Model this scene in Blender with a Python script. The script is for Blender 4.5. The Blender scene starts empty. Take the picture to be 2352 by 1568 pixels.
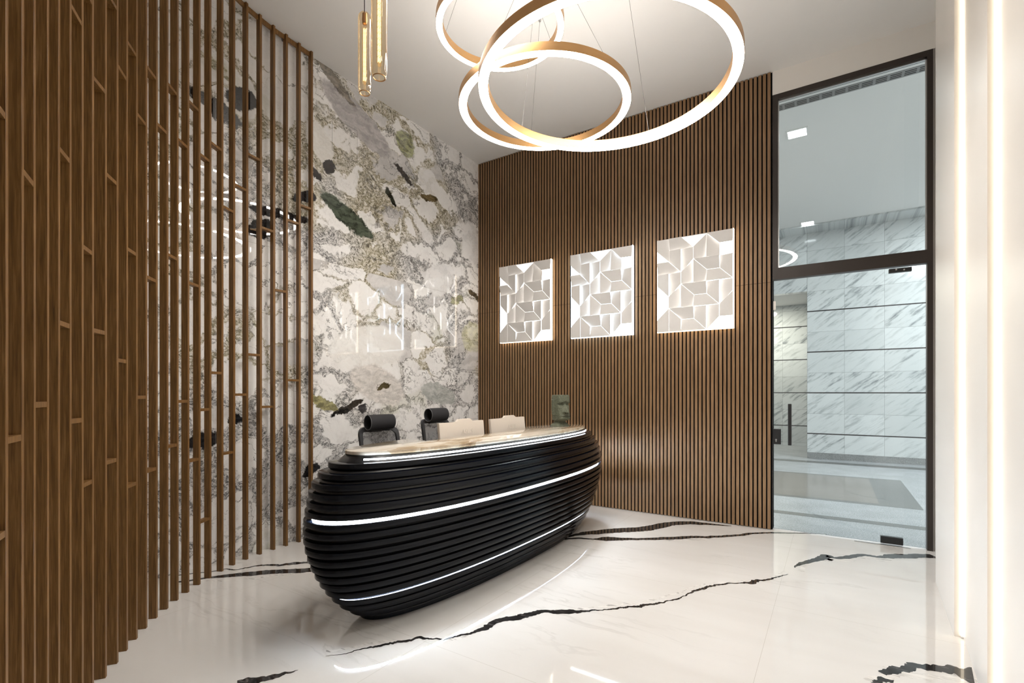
import bpy, bmesh, math, random
from mathutils import Vector, Matrix
random.seed(7)
C = bpy.context.scene.collection
SC = bpy.context.scene
PI = math.pi

# ------------------------------------------------------------------ camera, world, exposure
F, CX, HZ, CAMH = 1130.0, 1176.0, 901.0, 1.4
_n = math.hypot(1736, 1130)
VX = (1736 / _n, -1130 / _n)
VY = (1130 / _n, 1736 / _n)
cam_d = bpy.data.cameras.new('camera')
cam_d.sensor_width = 36.0
cam_d.lens = 36.0 * F / 2352
cam_d.shift_y = (HZ - 784) / 2352
cam_d.clip_start = 0.02
cam = bpy.data.objects.new('camera', cam_d)
C.objects.link(cam)
cam.location = (0, 0, CAMH)
cam.rotation_euler = (PI / 2, 0, math.atan2(-VX[1], VX[0]))
SC.camera = cam
SC.view_settings.view_transform = 'Standard'
SC.view_settings.look = 'None'
SC.view_settings.gamma = 1.0
SC.view_settings.use_curve_mapping = False
SC.view_settings.exposure = 0.58
w = bpy.data.worlds.new('world')
SC.world = w
w.use_nodes = True
w.node_tree.nodes['Background'].inputs[0].default_value = (0.8, 0.85, 0.9, 1)
w.node_tree.nodes['Background'].inputs[1].default_value = 0.05
SC.cycles.use_denoising = True
SC.cycles.adaptive_threshold = 0.02
SC.cycles.max_bounces = 10
SC.cycles.diffuse_bounces = 5
SC.cycles.glossy_bounces = 4
SC.cycles.transparent_max_bounces = 16
SC.cycles.sample_clamp_indirect = 4.0

# light strengths
L_RING, L_RING_UP, L_WALLSTRIP, L_DESK, L_CORR, L_BULB = 37.0, 11.0, 3.0, 150.0, 12.0, 3.5
WARM = (1.0, 0.86, 0.66)
NEUTRAL = (1.0, 0.945, 0.875)
COOL = (0.80, 0.90, 1.0)

# room: marble wall x = -4.25, slat wall y = 5.64, ceiling z = 4.67
XL, YB, ZC = -4.25, 5.66, 4.67
XR, YN = 0.76, -2.6


def ray(px, py):
    x = (px - CX) / F
    return Vector((x * VX[0] + VX[1], x * VY[0] + VY[1], (HZ - py) / F))


def on_floor(px, py, z=0.0):
    r = ray(px, py)
    t = (z - CAMH) / r.z
    return Vector((r.x * t, r.y * t, z))


def on_y(px, py, Y):
    r = ray(px, py); t = Y / r.y
    return Vector((r.x * t, Y, r.z * t + CAMH))


def on_x(px, py, X):
    r = ray(px, py); t = X / r.x
    return Vector((X, r.y * t, r.z * t + CAMH))


# ------------------------------------------------------------------ node helpers
class S:
    """a socket with arithmetic"""
    def __init__(s, nt, sock): s.nt, s.s = nt, sock
    def _m(s, op, o=None, c=None, clamp=False):
        n = s.nt.nodes.new('ShaderNodeMath'); n.operation = op; n.use_clamp = clamp
        s.nt.links.new(s.s, n.inputs[0])
        for i, v in ((1, o), (2, c)):
            if v is None: continue
            if isinstance(v, S): s.nt.links.new(v.s, n.inputs[i])
            else: n.inputs[i].default_value = v
        return S(s.nt, n.outputs[0])
    def __add__(s, o): return s._m('ADD', o)
    def __sub__(s, o): return s._m('SUBTRACT', o)
    def __mul__(s, o): return s._m('MULTIPLY', o)
    def __truediv__(s, o): return s._m('DIVIDE', o)
    def abs(s): return s._m('ABSOLUTE')
    def floor(s): return s._m('FLOOR')
    def frac(s): return s._m('FRACT')
    def lt(s, v): return s._m('LESS_THAN', v)
    def gt(s, v): return s._m('GREATER_THAN', v)
    def max(s, v): return s._m('MAXIMUM', v)
    def min(s, v): return s._m('MINIMUM', v)
    def step(s, a, b, lo=0.0, hi=1.0):
        n = s.nt.nodes.new('ShaderNodeMapRange'); n.interpolation_type = 'SMOOTHSTEP'
        s.nt.links.new(s.s, n.inputs['Value'])
        n.inputs['From Min'].default_value = a; n.inputs['From Max'].default_value = b
        n.inputs['To Min'].default_value = lo; n.inputs['To Max'].default_value = hi
        return S(s.nt, n.outputs[0])


class M:
    def __init__(m, name):
        m.mat = bpy.data.materials.new(name); m.mat.use_nodes = True
        m.nt = m.mat.node_tree; m.nt.nodes.clear()
        m.out = m.nt.nodes.new('ShaderNodeOutputMaterial')
    def node(m, t, **k):
        n = m.nt.nodes.new(t)
        for a, v in k.items(): setattr(n, a, v)
        return n
    def coord(m, kind='Object'):
        return S(m.nt, m.node('ShaderNodeTexCoord').outputs[kind])
    def sep(m, v):
        n = m.node('ShaderNodeSeparateXYZ'); m.nt.links.new(v.s, n.inputs[0])
        return [S(m.nt, n.outputs[i]) for i in range(3)]
    def comb(m, x, y, z):
        n = m.node('ShaderNodeCombineXYZ')
        for i, v in enumerate((x, y, z)):
            if isinstance(v, S): m.nt.links.new(v.s, n.inputs[i])
            else: n.inputs[i].default_value = v
        return S(m.nt, n.outputs[0])
    def mapping(m, v, loc=(0, 0, 0), rot=(0, 0, 0), scale=(1, 1, 1), kind='POINT'):
        n = m.node('ShaderNodeMapping', vector_type=kind)
        m.nt.links.new(v.s, n.inputs[0])
        n.inputs['Location'].default_value = loc; n.inputs['Rotation'].default_value = rot; n.inputs['Scale'].default_value = scale
        return S(m.nt, n.outputs[0])
    def vmath(m, op, a, b=None, scale=None):
        n = m.node('ShaderNodeVectorMath', operation=op)
        m.nt.links.new(a.s, n.inputs[0])
        if b is not None:
            if isinstance(b, S): m.nt.links.new(b.s, n.inputs[1])
            else: n.inputs[1].default_value = b
        if scale is not None: n.inputs['Scale'].default_value = scale
        return S(m.nt, n.outputs['Value'] if op in ('LENGTH', 'DOT_PRODUCT', 'DISTANCE') else n.outputs['Vector'])
    def noise(m, v, scale, detail=4.0, rough=0.5, dist=0.0, out=0):
        n = m.node('ShaderNodeTexNoise')
        m.nt.links.new(v.s, n.inputs['Vector'])
        n.inputs['Scale'].default_value = scale; n.inputs['Detail'].default_value = detail
        n.inputs['Roughness'].default_value = rough; n.inputs['Distortion'].default_value = dist
        return S(m.nt, n.outputs[out])
    def voronoi(m, v, scale, feature='F1', out='Distance'):
        n = m.node('ShaderNodeTexVoronoi', feature=feature)
        m.nt.links.new(v.s, n.inputs['Vector']); n.inputs['Scale'].default_value = scale
        return S(m.nt, n.outputs[out])
    def white(m, v):
        n = m.node('ShaderNodeTexWhiteNoise', noise_dimensions='1D'); m.nt.links.new(v.s, n.inputs['W'])
        return S(m.nt, n.outputs['Value'])
    def mix(m, fac, a, b):
        n = m.node('ShaderNodeMix', data_type='RGBA')
        for i, v in ((0, fac), (6, a), (7, b)):
            if isinstance(v, S): m.nt.links.new(v.s, n.inputs[i])
            elif i == 0: n.inputs[0].default_value = v
            else: n.inputs[i].default_value = (*v, 1)
        return S(m.nt, n.outputs[2])
    def ramp(m, f, stops):
        n = m.node('ShaderNodeValToRGB'); m.nt.links.new(f.s, n.inputs[0])
        e = n.color_ramp.elements
        while len(e) < len(stops): e.new(0.5)
        for el, (p, c) in zip(e, stops):
            el.position = p; el.color = (*c, 1)
        return S(m.nt, n.outputs[0])
    def bsdf(m, color, rough=0.5, metal=0.0, spec=0.5, coat=0.0, coat_rough=0.03, bump=None, bump_d=0.002, aniso=0.0):
        n = m.node('ShaderNodeBsdfPrincipled')
        for key, v in (('Base Color', color), ('Roughness', rough)):
            if isinstance(v, S): m.nt.links.new(v.s, n.inputs[key])
            elif key == 'Base Color': n.inputs[key].default_value = (*v, 1)
            else: n.inputs[key].default_value = v
        n.inputs['Metallic'].default_value = metal
        n.inputs['Specular IOR Level'].default_value = spec
        n.inputs['Coat Weight'].default_value = coat
        n.inputs['Coat Roughness'].default_value = coat_rough
        n.inputs['Anisotropic'].default_value = aniso
        if bump is not None:
            b = m.node('ShaderNodeBump'); b.inputs['Strength'].default_value = 1.0; b.inputs['Distance'].default_value = bump_d
            m.nt.links.new(bump.s, b.inputs['Height']); m.nt.links.new(b.outputs[0], n.inputs['Normal'])
        m.nt.links.new(n.outputs[0], m.out.inputs[0])
        return m.mat


def simple(name, color, rough=0.5, metal=0.0, spec=0.5, coat=0.0, var=0.06, vscale=40.0):
    m = M(name); p = m.coord()
    f = m.noise(p, vscale, 4)
    dark = tuple(c * (1 - var) for c in color); light = tuple(min(1, c * (1 + var)) for c in color)
    return m.bsdf(m.mix(f, dark, light), rough, metal, spec, coat)


def glow(name, color, strength):
    m = M(name); e = m.node('ShaderNodeEmission')
    e.inputs[0].default_value = (*color, 1); e.inputs[1].default_value = strength
    m.nt.links.new(e.outputs[0], m.out.inputs[0])
    return m.mat


def glass(name, tint, ior=1.45, gloss=1.0, edge=None, rim=None):
    m = M(name)
    t = m.node('ShaderNodeBsdfTransparent')
    if edge is not None:
        lw = m.node('ShaderNodeLayerWeight'); lw.inputs[0].default_value = 0.35
        c = m.mix(S(m.nt, lw.outputs['Facing']), tint, edge); m.nt.links.new(c.s, t.inputs[0])
    else:
        t.inputs[0].default_value = (*tint, 1)
    g = m.node('ShaderNodeBsdfGlossy'); g.inputs['Roughness'].default_value = 0.0
    g.inputs[0].default_value = (gloss, gloss, gloss, 1)
    fr = m.node('ShaderNodeFresnel'); fr.inputs[0].default_value = ior
    mx = m.node('ShaderNodeMixShader')
    fac = S(m.nt, fr.outputs[0])
    if rim is not None:
        l2 = m.node('ShaderNodeLayerWeight'); l2.inputs[0].default_value = 0.25
        fac = S(m.nt, l2.outputs['Facing']) * rim + 0.03
    m.nt.links.new(fac.s, mx.inputs[0]); m.nt.links.new(t.outputs[0], mx.inputs[1]); m.nt.links.new(g.outputs[0], mx.inputs[2])
    m.nt.links.new(mx.outputs[0], m.out.inputs[0])
    return m.mat


def wood(name, dark, mid, light, rough=0.45, per=None, grain=60.0):
    m = M(name); p = m.coord()
    x, y, z = m.sep(p)
    if per:
        r = m.white((x / per).floor() + 0.5)
    else:
        r = m.white(((x * 7.1).floor() + (y * 9.3).floor()))
    q = m.comb(x * grain, y * grain, z * (grain * 0.035) + r * 37.0)
    a = m.noise(q, 1.0, 6, 0.65, 0.6)
    b = m.noise(m.comb(x * grain * 3.2, y * grain * 3.2, z * 7.0 + r * 11.0), 1.0, 3, 0.6)
    f = a * 0.7 + b * 0.3
    c = m.ramp(f, [(0.30, dark), (0.50, mid), (0.70, light)])
    if per:
        c = m.mix(r.step(0.0, 1.0, 0.0, 0.30), c, m.mix(0.5, dark, mid))
    return m.bsdf(c, rough, 0, 0.4, bump=f, bump_d=0.0006)


# ------------------------------------------------------------------ materials
MAT = {}
MAT['batten_wood'] = wood('batten_wood', (0.060, 0.026, 0.006), (0.185, 0.090, 0.024), (0.31, 0.172, 0.066), 0.40, None, 140.0)
MAT['slat_wood'] = wood('slat_wood', (0.125, 0.068, 0.030), (0.245, 0.142, 0.068), (0.36, 0.225, 0.120), 0.45, 0.042, 70.0)
MAT['felt'] = simple('black_felt', (0.006, 0.006, 0.007), 0.95, spec=0.1)
MAT['ceiling'] = simple('ceiling_paint', (0.80, 0.79, 0.775), 0.75, spec=0.2, var=0.012, vscale=6)
MAT['white_wall'] = simple('white_wall_paint', (0.80, 0.775, 0.74), 0.7, spec=0.25, var=0.015, vscale=5)
MAT['cream_panel'] = simple('cream_wall_panel', (0.82, 0.78, 0.73), 0.35, spec=0.4, var=0.02, vscale=3)
MAT['frame'] = simple('dark_brown_frame', (0.022, 0.014, 0.010), 0.4, spec=0.5)
MAT['black_metal'] = simple('black_metal', (0.012, 0.012, 0.013), 0.35, spec=0.5)
MAT['steel'] = simple('brushed_steel', (0.55, 0.55, 0.55), 0.3, 1.0)
MAT['desk_gloss'] = simple('black_lacquer', (0.0030, 0.0040, 0.0072), 0.16, spec=0.20)
MAT['desk_core'] = simple('black_recess', (0.004, 0.0045, 0.006), 0.25, spec=0.4)
MAT['monitor'] = simple('beige_plastic', (0.72, 0.65, 0.575), 0.45, spec=0.4, var=0.015)
MAT['screen'] = simple('dark_screen', (0.01, 0.01, 0.012), 0.08)
MAT['chair_fabric'] = simple('charcoal_fabric', (0.030, 0.030, 0.033), 0.8, spec=0.25, var=0.2, vscale=300)
MAT['chair_plastic'] = simple('grey_black_plastic', (0.035, 0.036, 0.040), 0.45, spec=0.4)
MAT['worktop'] = simple('pale_laminate', (0.55, 0.50, 0.44), 0.4)
MAT['white_plate'] = simple('white_relief', (0.64, 0.625, 0.61), 0.6, spec=0.25, var=0.02)
MAT['ring_glow'] = glow('ring_diffuser', NEUTRAL, L_RING)
MAT['ring_up_glow'] = glow('ring_added_upglow', NEUTRAL, L_RING_UP)  # added upward glow that lightens the ceiling
MAT['ring_up_dim_glow'] = glow('ring_added_upglow_dim', NEUTRAL, L_RING_UP * 0.8)
MAT['wall_strip_glow'] = glow('warm_wall_strip', WARM, L_WALLSTRIP)
MAT['desk_strip_glow'] = glow('cool_desk_strip', COOL, L_DESK)
MAT['desk_top_strip_glow'] = glow('cool_desk_top_strip', COOL, 26.0)
MAT['panel_glow_warm'] = glow('panel_warm_white', (1.0, 0.95, 0.90), 3.8)
MAT['panel_glow_cool'] = glow('panel_cool_white', (0.74, 0.88, 1.0), 6.0)
MAT['edge_glow_warm'] = glow('lit_acrylic_warm', (1.0, 0.84, 0.64), 3.8)
MAT['edge_glow_cool'] = glow('lit_acrylic_cool', (0.72, 0.86, 1.0), 4.5)
MAT['facet_glow_warm'] = glow('lit_facet_warm', (1.0, 0.97, 0.94), 0.86)
MAT['facet_glow_cool'] = glow('lit_facet_cool', (0.86, 0.94, 1.0), 0.92)
MAT['corridor_glow'] = glow('corridor_downlight', (0.93, 0.97, 1.0), L_CORR)
MAT['bulb_glow'] = glow('filament', (1.0, 0.62, 0.24), L_BULB)
MAT['door_glass'] = glass('clear_glass', (0.925, 0.955, 0.95))
MAT['amber_glass'] = glass('amber_glass', (1.0, 0.94, 0.82), 1.12, 1.0, edge=(0.90, 0.70, 0.42), rim=0.22)
MAT['grey_granite'] = None


def m_gold():
    m = M('brushed_gold'); p = m.coord()
    x, y, z = m.sep(p)
    f = m.noise(m.comb(x * 4, y * 4, z * 900), 1.0, 3, 0.6)
    return m.bsdf(m.mix(f, (0.52, 0.29, 0.12), (0.72, 0.44, 0.21)), 0.34, 1.0)


def m_granite(name, a, b, rough=0.25, scale=260.0):
    m = M(name); p = m.coord()
    f = m.noise(p, scale, 3, 0.7)
    g = m.noise(p, 2.5, 4)
    c = m.ramp(f * 0.85 + g * 0.15, [(0.36, a), (0.62, b)])
    return m.bsdf(c, rough, 0, 0.5)


def m_floor():
    m = M('polished_white_marble_tile'); p = m.coord()
    x, y, z = m.sep(p)
    wv = m.noise(p, 1.1, 4, 0.6, 0, 1)
    q = m.vmath('ADD', p, m.vmath('SCALE', wv, scale=0.25))
    r = m.mapping(q, rot=(0, 0, -0.75), scale=(0.55, 3.2, 1))
    a = m.noise(r, 1.0, 7, 0.6, 0.5)
    line = (a - 0.5).abs().step(0.0, 0.020, 1.0, 0.0)
    msk = m.noise(p, 0.9, 2).step(0.48, 0.66)
    base = m.mix(m.noise(r, 0.8, 4).step(0.3, 0.75), (0.70, 0.68, 0.655), (0.755, 0.74, 0.72))
    c = m.mix(line * msk * 0.30, base, (0.42, 0.40, 0.38))
    # hairline tile joints, 1.6 m x 1.6 m laid square to the walls
    jx = ((x + 0.32) / 1.6).frac(); jy = ((y - 0.45) / 1.6).frac()
    j = (jx.lt(0.0014)).max(jy.lt(0.0014))
    c = m.mix(j * 0.6, c, (0.45, 0.42, 0.38))
    return m.bsdf(c, 0.03, 0, 0.5)


def m_vein():
    m = M('black_marble_vein'); p = m.coord()
    f = m.noise(m.mapping(p, rot=(0, 0, -0.7), scale=(6, 26, 1)), 1.0, 6, 0.65, 0.8)
    c = m.ramp(f, [(0.35, (0.012, 0.011, 0.011)), (0.60, (0.035, 0.032, 0.031)), (0.72, (0.16, 0.15, 0.145))])
    return m.bsdf(c, 0.03, 0, 0.28)


def m_vein_grey():
    m = M('grey_vein_feather'); p = m.coord()
    f = m.noise(m.mapping(p, rot=(0, 0, -0.7), scale=(5, 40, 1)), 1.0, 6, 0.7, 0.8)
    c = m.ramp(f, [(0.33, (0.30, 0.29, 0.28)), (0.46, (0.64, 0.62, 0.595)), (0.54, (0.79, 0.77, 0.74))])
    return m.bsdf(c, 0.03, 0, 0.4)


def m_counter():
    m = M('beige_stone_counter'); p = m.coord()
    wv = m.noise(p, 3.0, 4, 0.6, 0, 1)
    q = m.vmath('ADD', p, m.vmath('SCALE', wv, scale=0.22))
    r = m.mapping(q, rot=(0, 0, 0.25), scale=(7.0, 1.5, 1))
    a = m.noise(r, 1.0, 7, 0.65, 0.4)
    c = m.ramp(a, [(0.30, (0.20, 0.125, 0.065)), (0.42, (0.38, 0.29, 0.19)), (0.52, (0.60, 0.52, 0.41)), (0.66, (0.62, 0.57, 0.49)), (0.75, (0.42, 0.36, 0.29))])
    e = m.voronoi(m.mapping(q, scale=(2.6, 1.0, 1)), 1.5, 'F1', 'Color')
    g, _, _ = m.sep(e)
    c = m.mix(g.step(0.55, 0.6) * 0.55, c, (0.66, 0.62, 0.55))
    return m.bsdf(c, 0.05, 0, 0.5, coat=0.4, coat_rough=0.02)


def m_corridor_tile():
    m = M('grey_white_marble_cladding'); p = m.coord()
    x, y, z = m.sep(p)
    # tiles 0.66 wide, 0.4325 high; a dark metal band every second joint up to 3.2 m
    tx = (x + 0.45) / 0.66; tz = (z - 0.516) / 0.4325
    ident = tx.floor() * 13.0 + tz.floor() * 7.0
    r = m.white(ident); r2 = m.white(ident + 91.0)
    q = m.comb(x + r * 40.0, r2 * 30.0, z)
    rot = m.mapping(m.mapping(q, rot=(0, 0.65, 0)), scale=(2.2, 1, 15.0))
    wv = m.noise(q, 1.6, 3, 0.6, 0, 1)
    a = m.noise(m.vmath('ADD', rot, m.vmath('SCALE', wv, scale=0.9)), 1.0, 6, 0.65)
    base = m.mix(r, (0.58, 0.60, 0.60), (0.70, 0.72, 0.72))
    c = m.mix(a.step(0.47, 0.70) * r2.step(0.0, 1.0, 0.35, 1.0), base, (0.20, 0.22, 0.23))
    jx = tx.frac().lt(0.006); jz = tz.frac().lt(0.010)
    c = m.mix(jx.max(jz), c, (0.25, 0.26, 0.26))
    band = ((tz / 2.0).frac() * 2.0).lt(0.055) * z.lt(3.4)
    c = m.mix(band, c, (0.03, 0.028, 0.03))
    return m.bsdf(c, 0.12, 0, 0.5)


def m_breccia():
    m = M('brecciated_marble'); p = m.coord()
    x, y, z = m.sep(p)
    pv = m.comb(y, z, 0.0)
    up = z.gt(2.71)                                     # the slabs above the joint carry another run of the pattern
    shift = up * 5.3
    pq = m.comb(y + shift, z, shift)
    w1 = m.vmath('SUBTRACT', m.noise(pq, 1.3, 5, 0.6, 0, 1), (0.5, 0.5, 0.5))
    w2 = m.vmath('SUBTRACT', m.noise(pq, 6.0, 5, 0.65, 0, 1), (0.5, 0.5, 0.5))
    q = m.vmath('ADD', pq, m.vmath('SCALE', w1, scale=0.60))
    q = m.vmath('ADD', q, m.vmath('SCALE', w2, scale=0.22))
    qr = m.mapping(q, rot=(0, 0, 0.55), scale=(1.0, 1.55, 1.0))
    cell = m.voronoi(qr, 2.1, 'F1', 'Color')
    r, g, b = m.sep(cell)
    edge = m.voronoi(qr, 2.1, 'DISTANCE_TO_EDGE', 'Distance')
    # clasts: white, with grey streaks; some grey
    st = m.noise(m.mapping(q, rot=(0, 0, 0.6), scale=(1.4, 9.0, 1)), 1.0, 5, 0.6)
    cloud = m.noise(q, 3.2, 5, 0.6)
    white = m.mix(cloud.step(0.45, 0.75), (0.93, 0.925, 0.915), (0.80, 0.79, 0.78))
    grey = m.mix(st.step(0.36, 0.66), (0.36, 0.35, 0.35), (0.66, 0.64, 0.63))
    c = m.mix(r.step(0.80, 0.84) * 0.65, white, grey)
    # matrix of fine dark and olive speckle between and over the clasts
    big = m.noise(q, 1.05, 4, 0.55)
    field = edge * -3.0 + big * 1.0 + g * 0.36
    # beds of speckle that spread wider than the seams
    for (px, py, ry, rz, ang, k) in ((765, 600, 0.75, 0.50, -0.7, 0.17), (885, 600, 0.60, 0.26, -0.6, 0.20), (560, 1060, 1.0, 0.42, 0.0, 0.15), (640, 380, 0.5, 0.5, 0.3, 0.12), (770, 400, 0.5, 0.32, -0.5, 0.13), (880, 410, 0.32, 0.40, 0.2, 0.12), (780, 840, 0.26, 0.30, 0.8, 0.16), (1040, 800, 0.42, 0.25, 0.0, 0.12), (1040, 470, 0.6, 0.5, 0.0, 0.07)):
        qc = on_x(px, py, XL)
        dd = m.vmath('LENGTH', m.mapping(q, loc=(qc.y + (5.3 if qc.z > 2.71 else 0.0), qc.z, 5.3 if qc.z > 2.71 else 0.0), rot=(0, 0, ang), scale=(ry, rz, 1), kind='TEXTURE'))
        field = field + dd.step(0.45, 1.25, k * 1.75, 0.0)
    mm = field.step(0.385, 0.55)
    s1 = m.noise(m.mapping(q, rot=(0, 0, 0.7), scale=(1.0, 1.7, 1)), 26.0, 9, 0.80, 0.35)
    speck_o = m.ramp(s1, [(0.385, (0.014, 0.012, 0.009)), (0.44, (0.12, 0.095, 0.04)), (0.48, (0.33, 0.29, 0.16)), (0.525, (0.64, 0.60, 0.50)), (0.60, (0.85, 0.83, 0.80))])
    speck_g = m.ramp(s1, [(0.39, (0.010, 0.010, 0.012)), (0.445, (0.10, 0.10, 0.105)), (0.49, (0.42, 0.415, 0.41)), (0.545, (0.74, 0.73, 0.72)), (0.61, (0.88, 0.87, 0.86))])
    hue = m.noise(pq, 0.9, 2).step(0.44, 0.58) * z.step(1.15, 1.7)
    speck = m.mix(hue, speck_g, speck_o)
    c = m.mix(mm * 0.92, c, speck)
    # a softer green tint in patches
    gt = m.noise(m.vmath('ADD', q, (7.0, 3.0, 0.0)), 1.5, 3).step(0.60, 0.74)
    c = m.mix(gt * 0.30, c, (0.40, 0.42, 0.24))
    # veins
    v1 = m.noise(m.mapping(q, rot=(0, 0, 0.5), scale=(1, 1.6, 1)), 1.9, 5, 0.55, 0.6)
    vm = m.noise(pq, 1.4, 2).step(0.42, 0.58)
    line = (v1 - 0.5).abs().step(0.003, 0.014, 1.0, 0.0)
    c = m.mix(line * vm * 0.7, c, (0.10, 0.095, 0.09))
    v2 = m.noise(q, 4.6, 5, 0.6, 0.8)
    line2 = (v2 - 0.5).abs().step(0.0, 0.012, 1.0, 0.0)
    c = m.mix(line2 * 0.22, c, (0.27, 0.26, 0.25))
    el = edge.step(0.0, 0.022, 1.0, 0.0)
    c = m.mix(el * g.step(0.35, 0.8) * 0.55, c, (0.12, 0.11, 0.095))
    # the large stones one can point to: centre, long and short half-axes (m), angle, colour, strength, rough speckle
    wn = m.vmath('SUBTRACT', m.noise(pv, 5.0, 8, 0.74, 0, 1), (0.5, 0.5, 0.5))
    pb = m.vmath('ADD', pv, m.vmath('SCALE', wn, scale=0.20))
    ts = m.noise(m.mapping(pb, rot=(0, 0, 0.5), scale=(7, 22, 1)), 1.0, 6, 0.7, 0.6)
    def blob(c, cy, cz, ry, rz, ang, col, k=1.0, var=0.5):
        v = m.mapping(pb, loc=(cy, cz, 0), rot=(0, 0, ang), scale=(ry, rz, 1), kind='TEXTURE')
        d = m.vmath('LENGTH', v)
        rim = d.step(0.90, 1.05, 1.0, 0.0)
        dk = tuple(t * (1 - var) for t in col); lt = tuple(min(0.92, t * (1 + var * 1.6)) for t in col)
        cc = m.mix(ts.step(0.35, 0.68), dk, lt)
        return m.mix(rim * k, c, cc)
    D = math.radians
    for (px, py, ry, rz, ang, col, k, var) in [
        (850, 800, 0.55, 0.26, 8, (0.90, 0.885, 0.86), 0.85, 0.03),
        (1010, 640, 0.30, 0.20, 30, (0.92, 0.915, 0.91), 0.8, 0.03),
        (1085, 560, 0.22, 0.30, 20, (0.92, 0.915, 0.91), 0.8, 0.03),
        (985, 420, 0.20, 0.16, -30, (0.91, 0.90, 0.89), 0.8, 0.03),
        (870, 885, 0.42, 0.20, -18, (0.66, 0.63, 0.60), 0.9, 0.22),
        (825, 280, 0.50, 0.17, -22, (0.44, 0.42, 0.425), 0.95, 0.22),
        (735, 325, 0.20, 0.14, -60, (0.90, 0.885, 0.86), 0.85, 0.03),
        (930, 330, 0.17, 0.15, -40, (0.23, 0.24, 0.11), 0.85, 0.7),
        (799, 497, 0.37, 0.105, -24, (0.060, 0.075, 0.055), 1.0, 0.6),
        (755, 380, 0.085, 0.06, 50, (0.020, 0.015, 0.013), 1.0, 0.4),
        (726, 402, 0.07, 0.06, -60, (0.020, 0.015, 0.013), 1.0, 0.4),
        (926, 399, 0.17, 0.045, -30, (0.030, 0.024, 0.020), 1.0, 0.5),
        (897, 452, 0.12, 0.040, -42, (0.025, 0.028, 0.02), 1.0, 0.5),
        (986, 455, 0.15, 0.05, 15, (0.13, 0.10, 0.05), 1.0, 0.6),
        (750, 160, 0.42, 0.06, -33, (0.17, 0.15, 0.12), 0.9, 0.6),
        (555, 228, 0.15, 0.105, 20, (0.020, 0.018, 0.018), 1.0, 0.4),
        (495, 250, 0.24, 0.075, -12, (0.020, 0.018, 0.018), 1.0, 0.4),
        (600, 525, 0.14, 0.08, 30, (0.020, 0.018, 0.018), 1.0, 0.4),
        (645, 492, 0.30, 0.05, 4, (0.020, 0.018, 0.018), 1.0, 0.4),
        (700, 455, 0.14, 0.06, 20, (0.020, 0.018, 0.018), 1.0, 0.4),
        (748, 930, 0.20, 0.055, -22, (0.27, 0.25, 0.12), 0.95, 0.5),
        (800, 938, 0.24, 0.035, 22, (0.030, 0.027, 0.024), 1.0, 0.6),
        (882, 888, 0.10, 0.032, 8, (0.085, 0.070, 0.035), 1.0, 0.6),
        (834, 940, 0.055, 0.055, 60, (0.06, 0.06, 0.065), 1.0, 0.5),
        (1008, 905, 0.34, 0.13, -10, (0.42, 0.44, 0.42), 0.85, 0.25),
        (1090, 680, 0.17, 0.040, -28, (0.10, 0.08, 0.05), 1.0, 0.5),
        (1085, 775, 0.24, 0.22, 20, (0.58, 0.58, 0.36), 0.5, 0.3),
        (1050, 690, 0.14, 0.05, 25, (0.24, 0.24, 0.13), 0.9, 0.5),
        (715, 1080, 0.10, 0.05, 20, (0.02, 0.02, 0.022), 1.0, 0.4),
        (470, 1010, 0.12, 0.07, 0, (0.02, 0.02, 0.022), 1.0, 0.4),
        (540, 965, 0.07, 0.05, 0, (0.02, 0.02, 0.022), 1.0, 0.4),
    ]:
        q3 = on_x(px, py, XL)
        c = blob(c, q3.y, q3.z, ry, rz, D(ang), col, k, var)
    # slab joints
    jz = (z - 2.71).abs().lt(0.0015)
    jy = ((y - 0.46) / 1.6).frac().lt(0.0016)
    c = m.mix(jz.max(jy) * 0.55, c, (0.35, 0.33, 0.30))
    return m.bsdf(c, 0.03, 0, 0.75)


MAT['gold'] = m_gold()
MAT['granite'] = m_granite('pale_granite', (0.15, 0.16, 0.17), (0.54, 0.56, 0.58), 0.25, 110.0)
MAT['dark_granite'] = m_granite('dark_granite', (0.07, 0.075, 0.075), (0.15, 0.155, 0.15), 0.15)
MAT['brown_granite'] = m_granite('brown_granite', (0.13, 0.115, 0.10), (0.25, 0.225, 0.20), 0.12)
MAT['speckled_granite'] = m_granite('speckled_skirting', (0.10, 0.10, 0.10), (0.42, 0.43, 0.43), 0.3, 120.0)
MAT['floor'] = m_floor()
MAT['vein'] = m_vein()
MAT['vein_grey'] = m_vein_grey()
MAT['counter'] = m_counter()
MAT['tile'] = m_corridor_tile()
MAT['breccia'] = m_breccia()
MAT['stone_head'] = m_granite('grey_green_stone', (0.060, 0.068, 0.045), (0.135, 0.145, 0.100), 0.75, 90.0)


def m_mesh_back():
    m = M('grey_mesh_fabric')
    d = m.node('ShaderNodeBsdfPrincipled'); d.inputs['Base Color'].default_value = (0.06, 0.063, 0.072, 1); d.inputs['Roughness'].default_value = 0.7
    t = m.node('ShaderNodeBsdfTransparent')
    mx = m.node('ShaderNodeMixShader'); mx.inputs[0].default_value = 0.74
    m.nt.links.new(t.outputs[0], mx.inputs[1]); m.nt.links.new(d.outputs[0], mx.inputs[2]); m.nt.links.new(mx.outputs[0], m.out.inputs[0])
    return m.mat
MAT['mesh_back'] = m_mesh_back()


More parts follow.
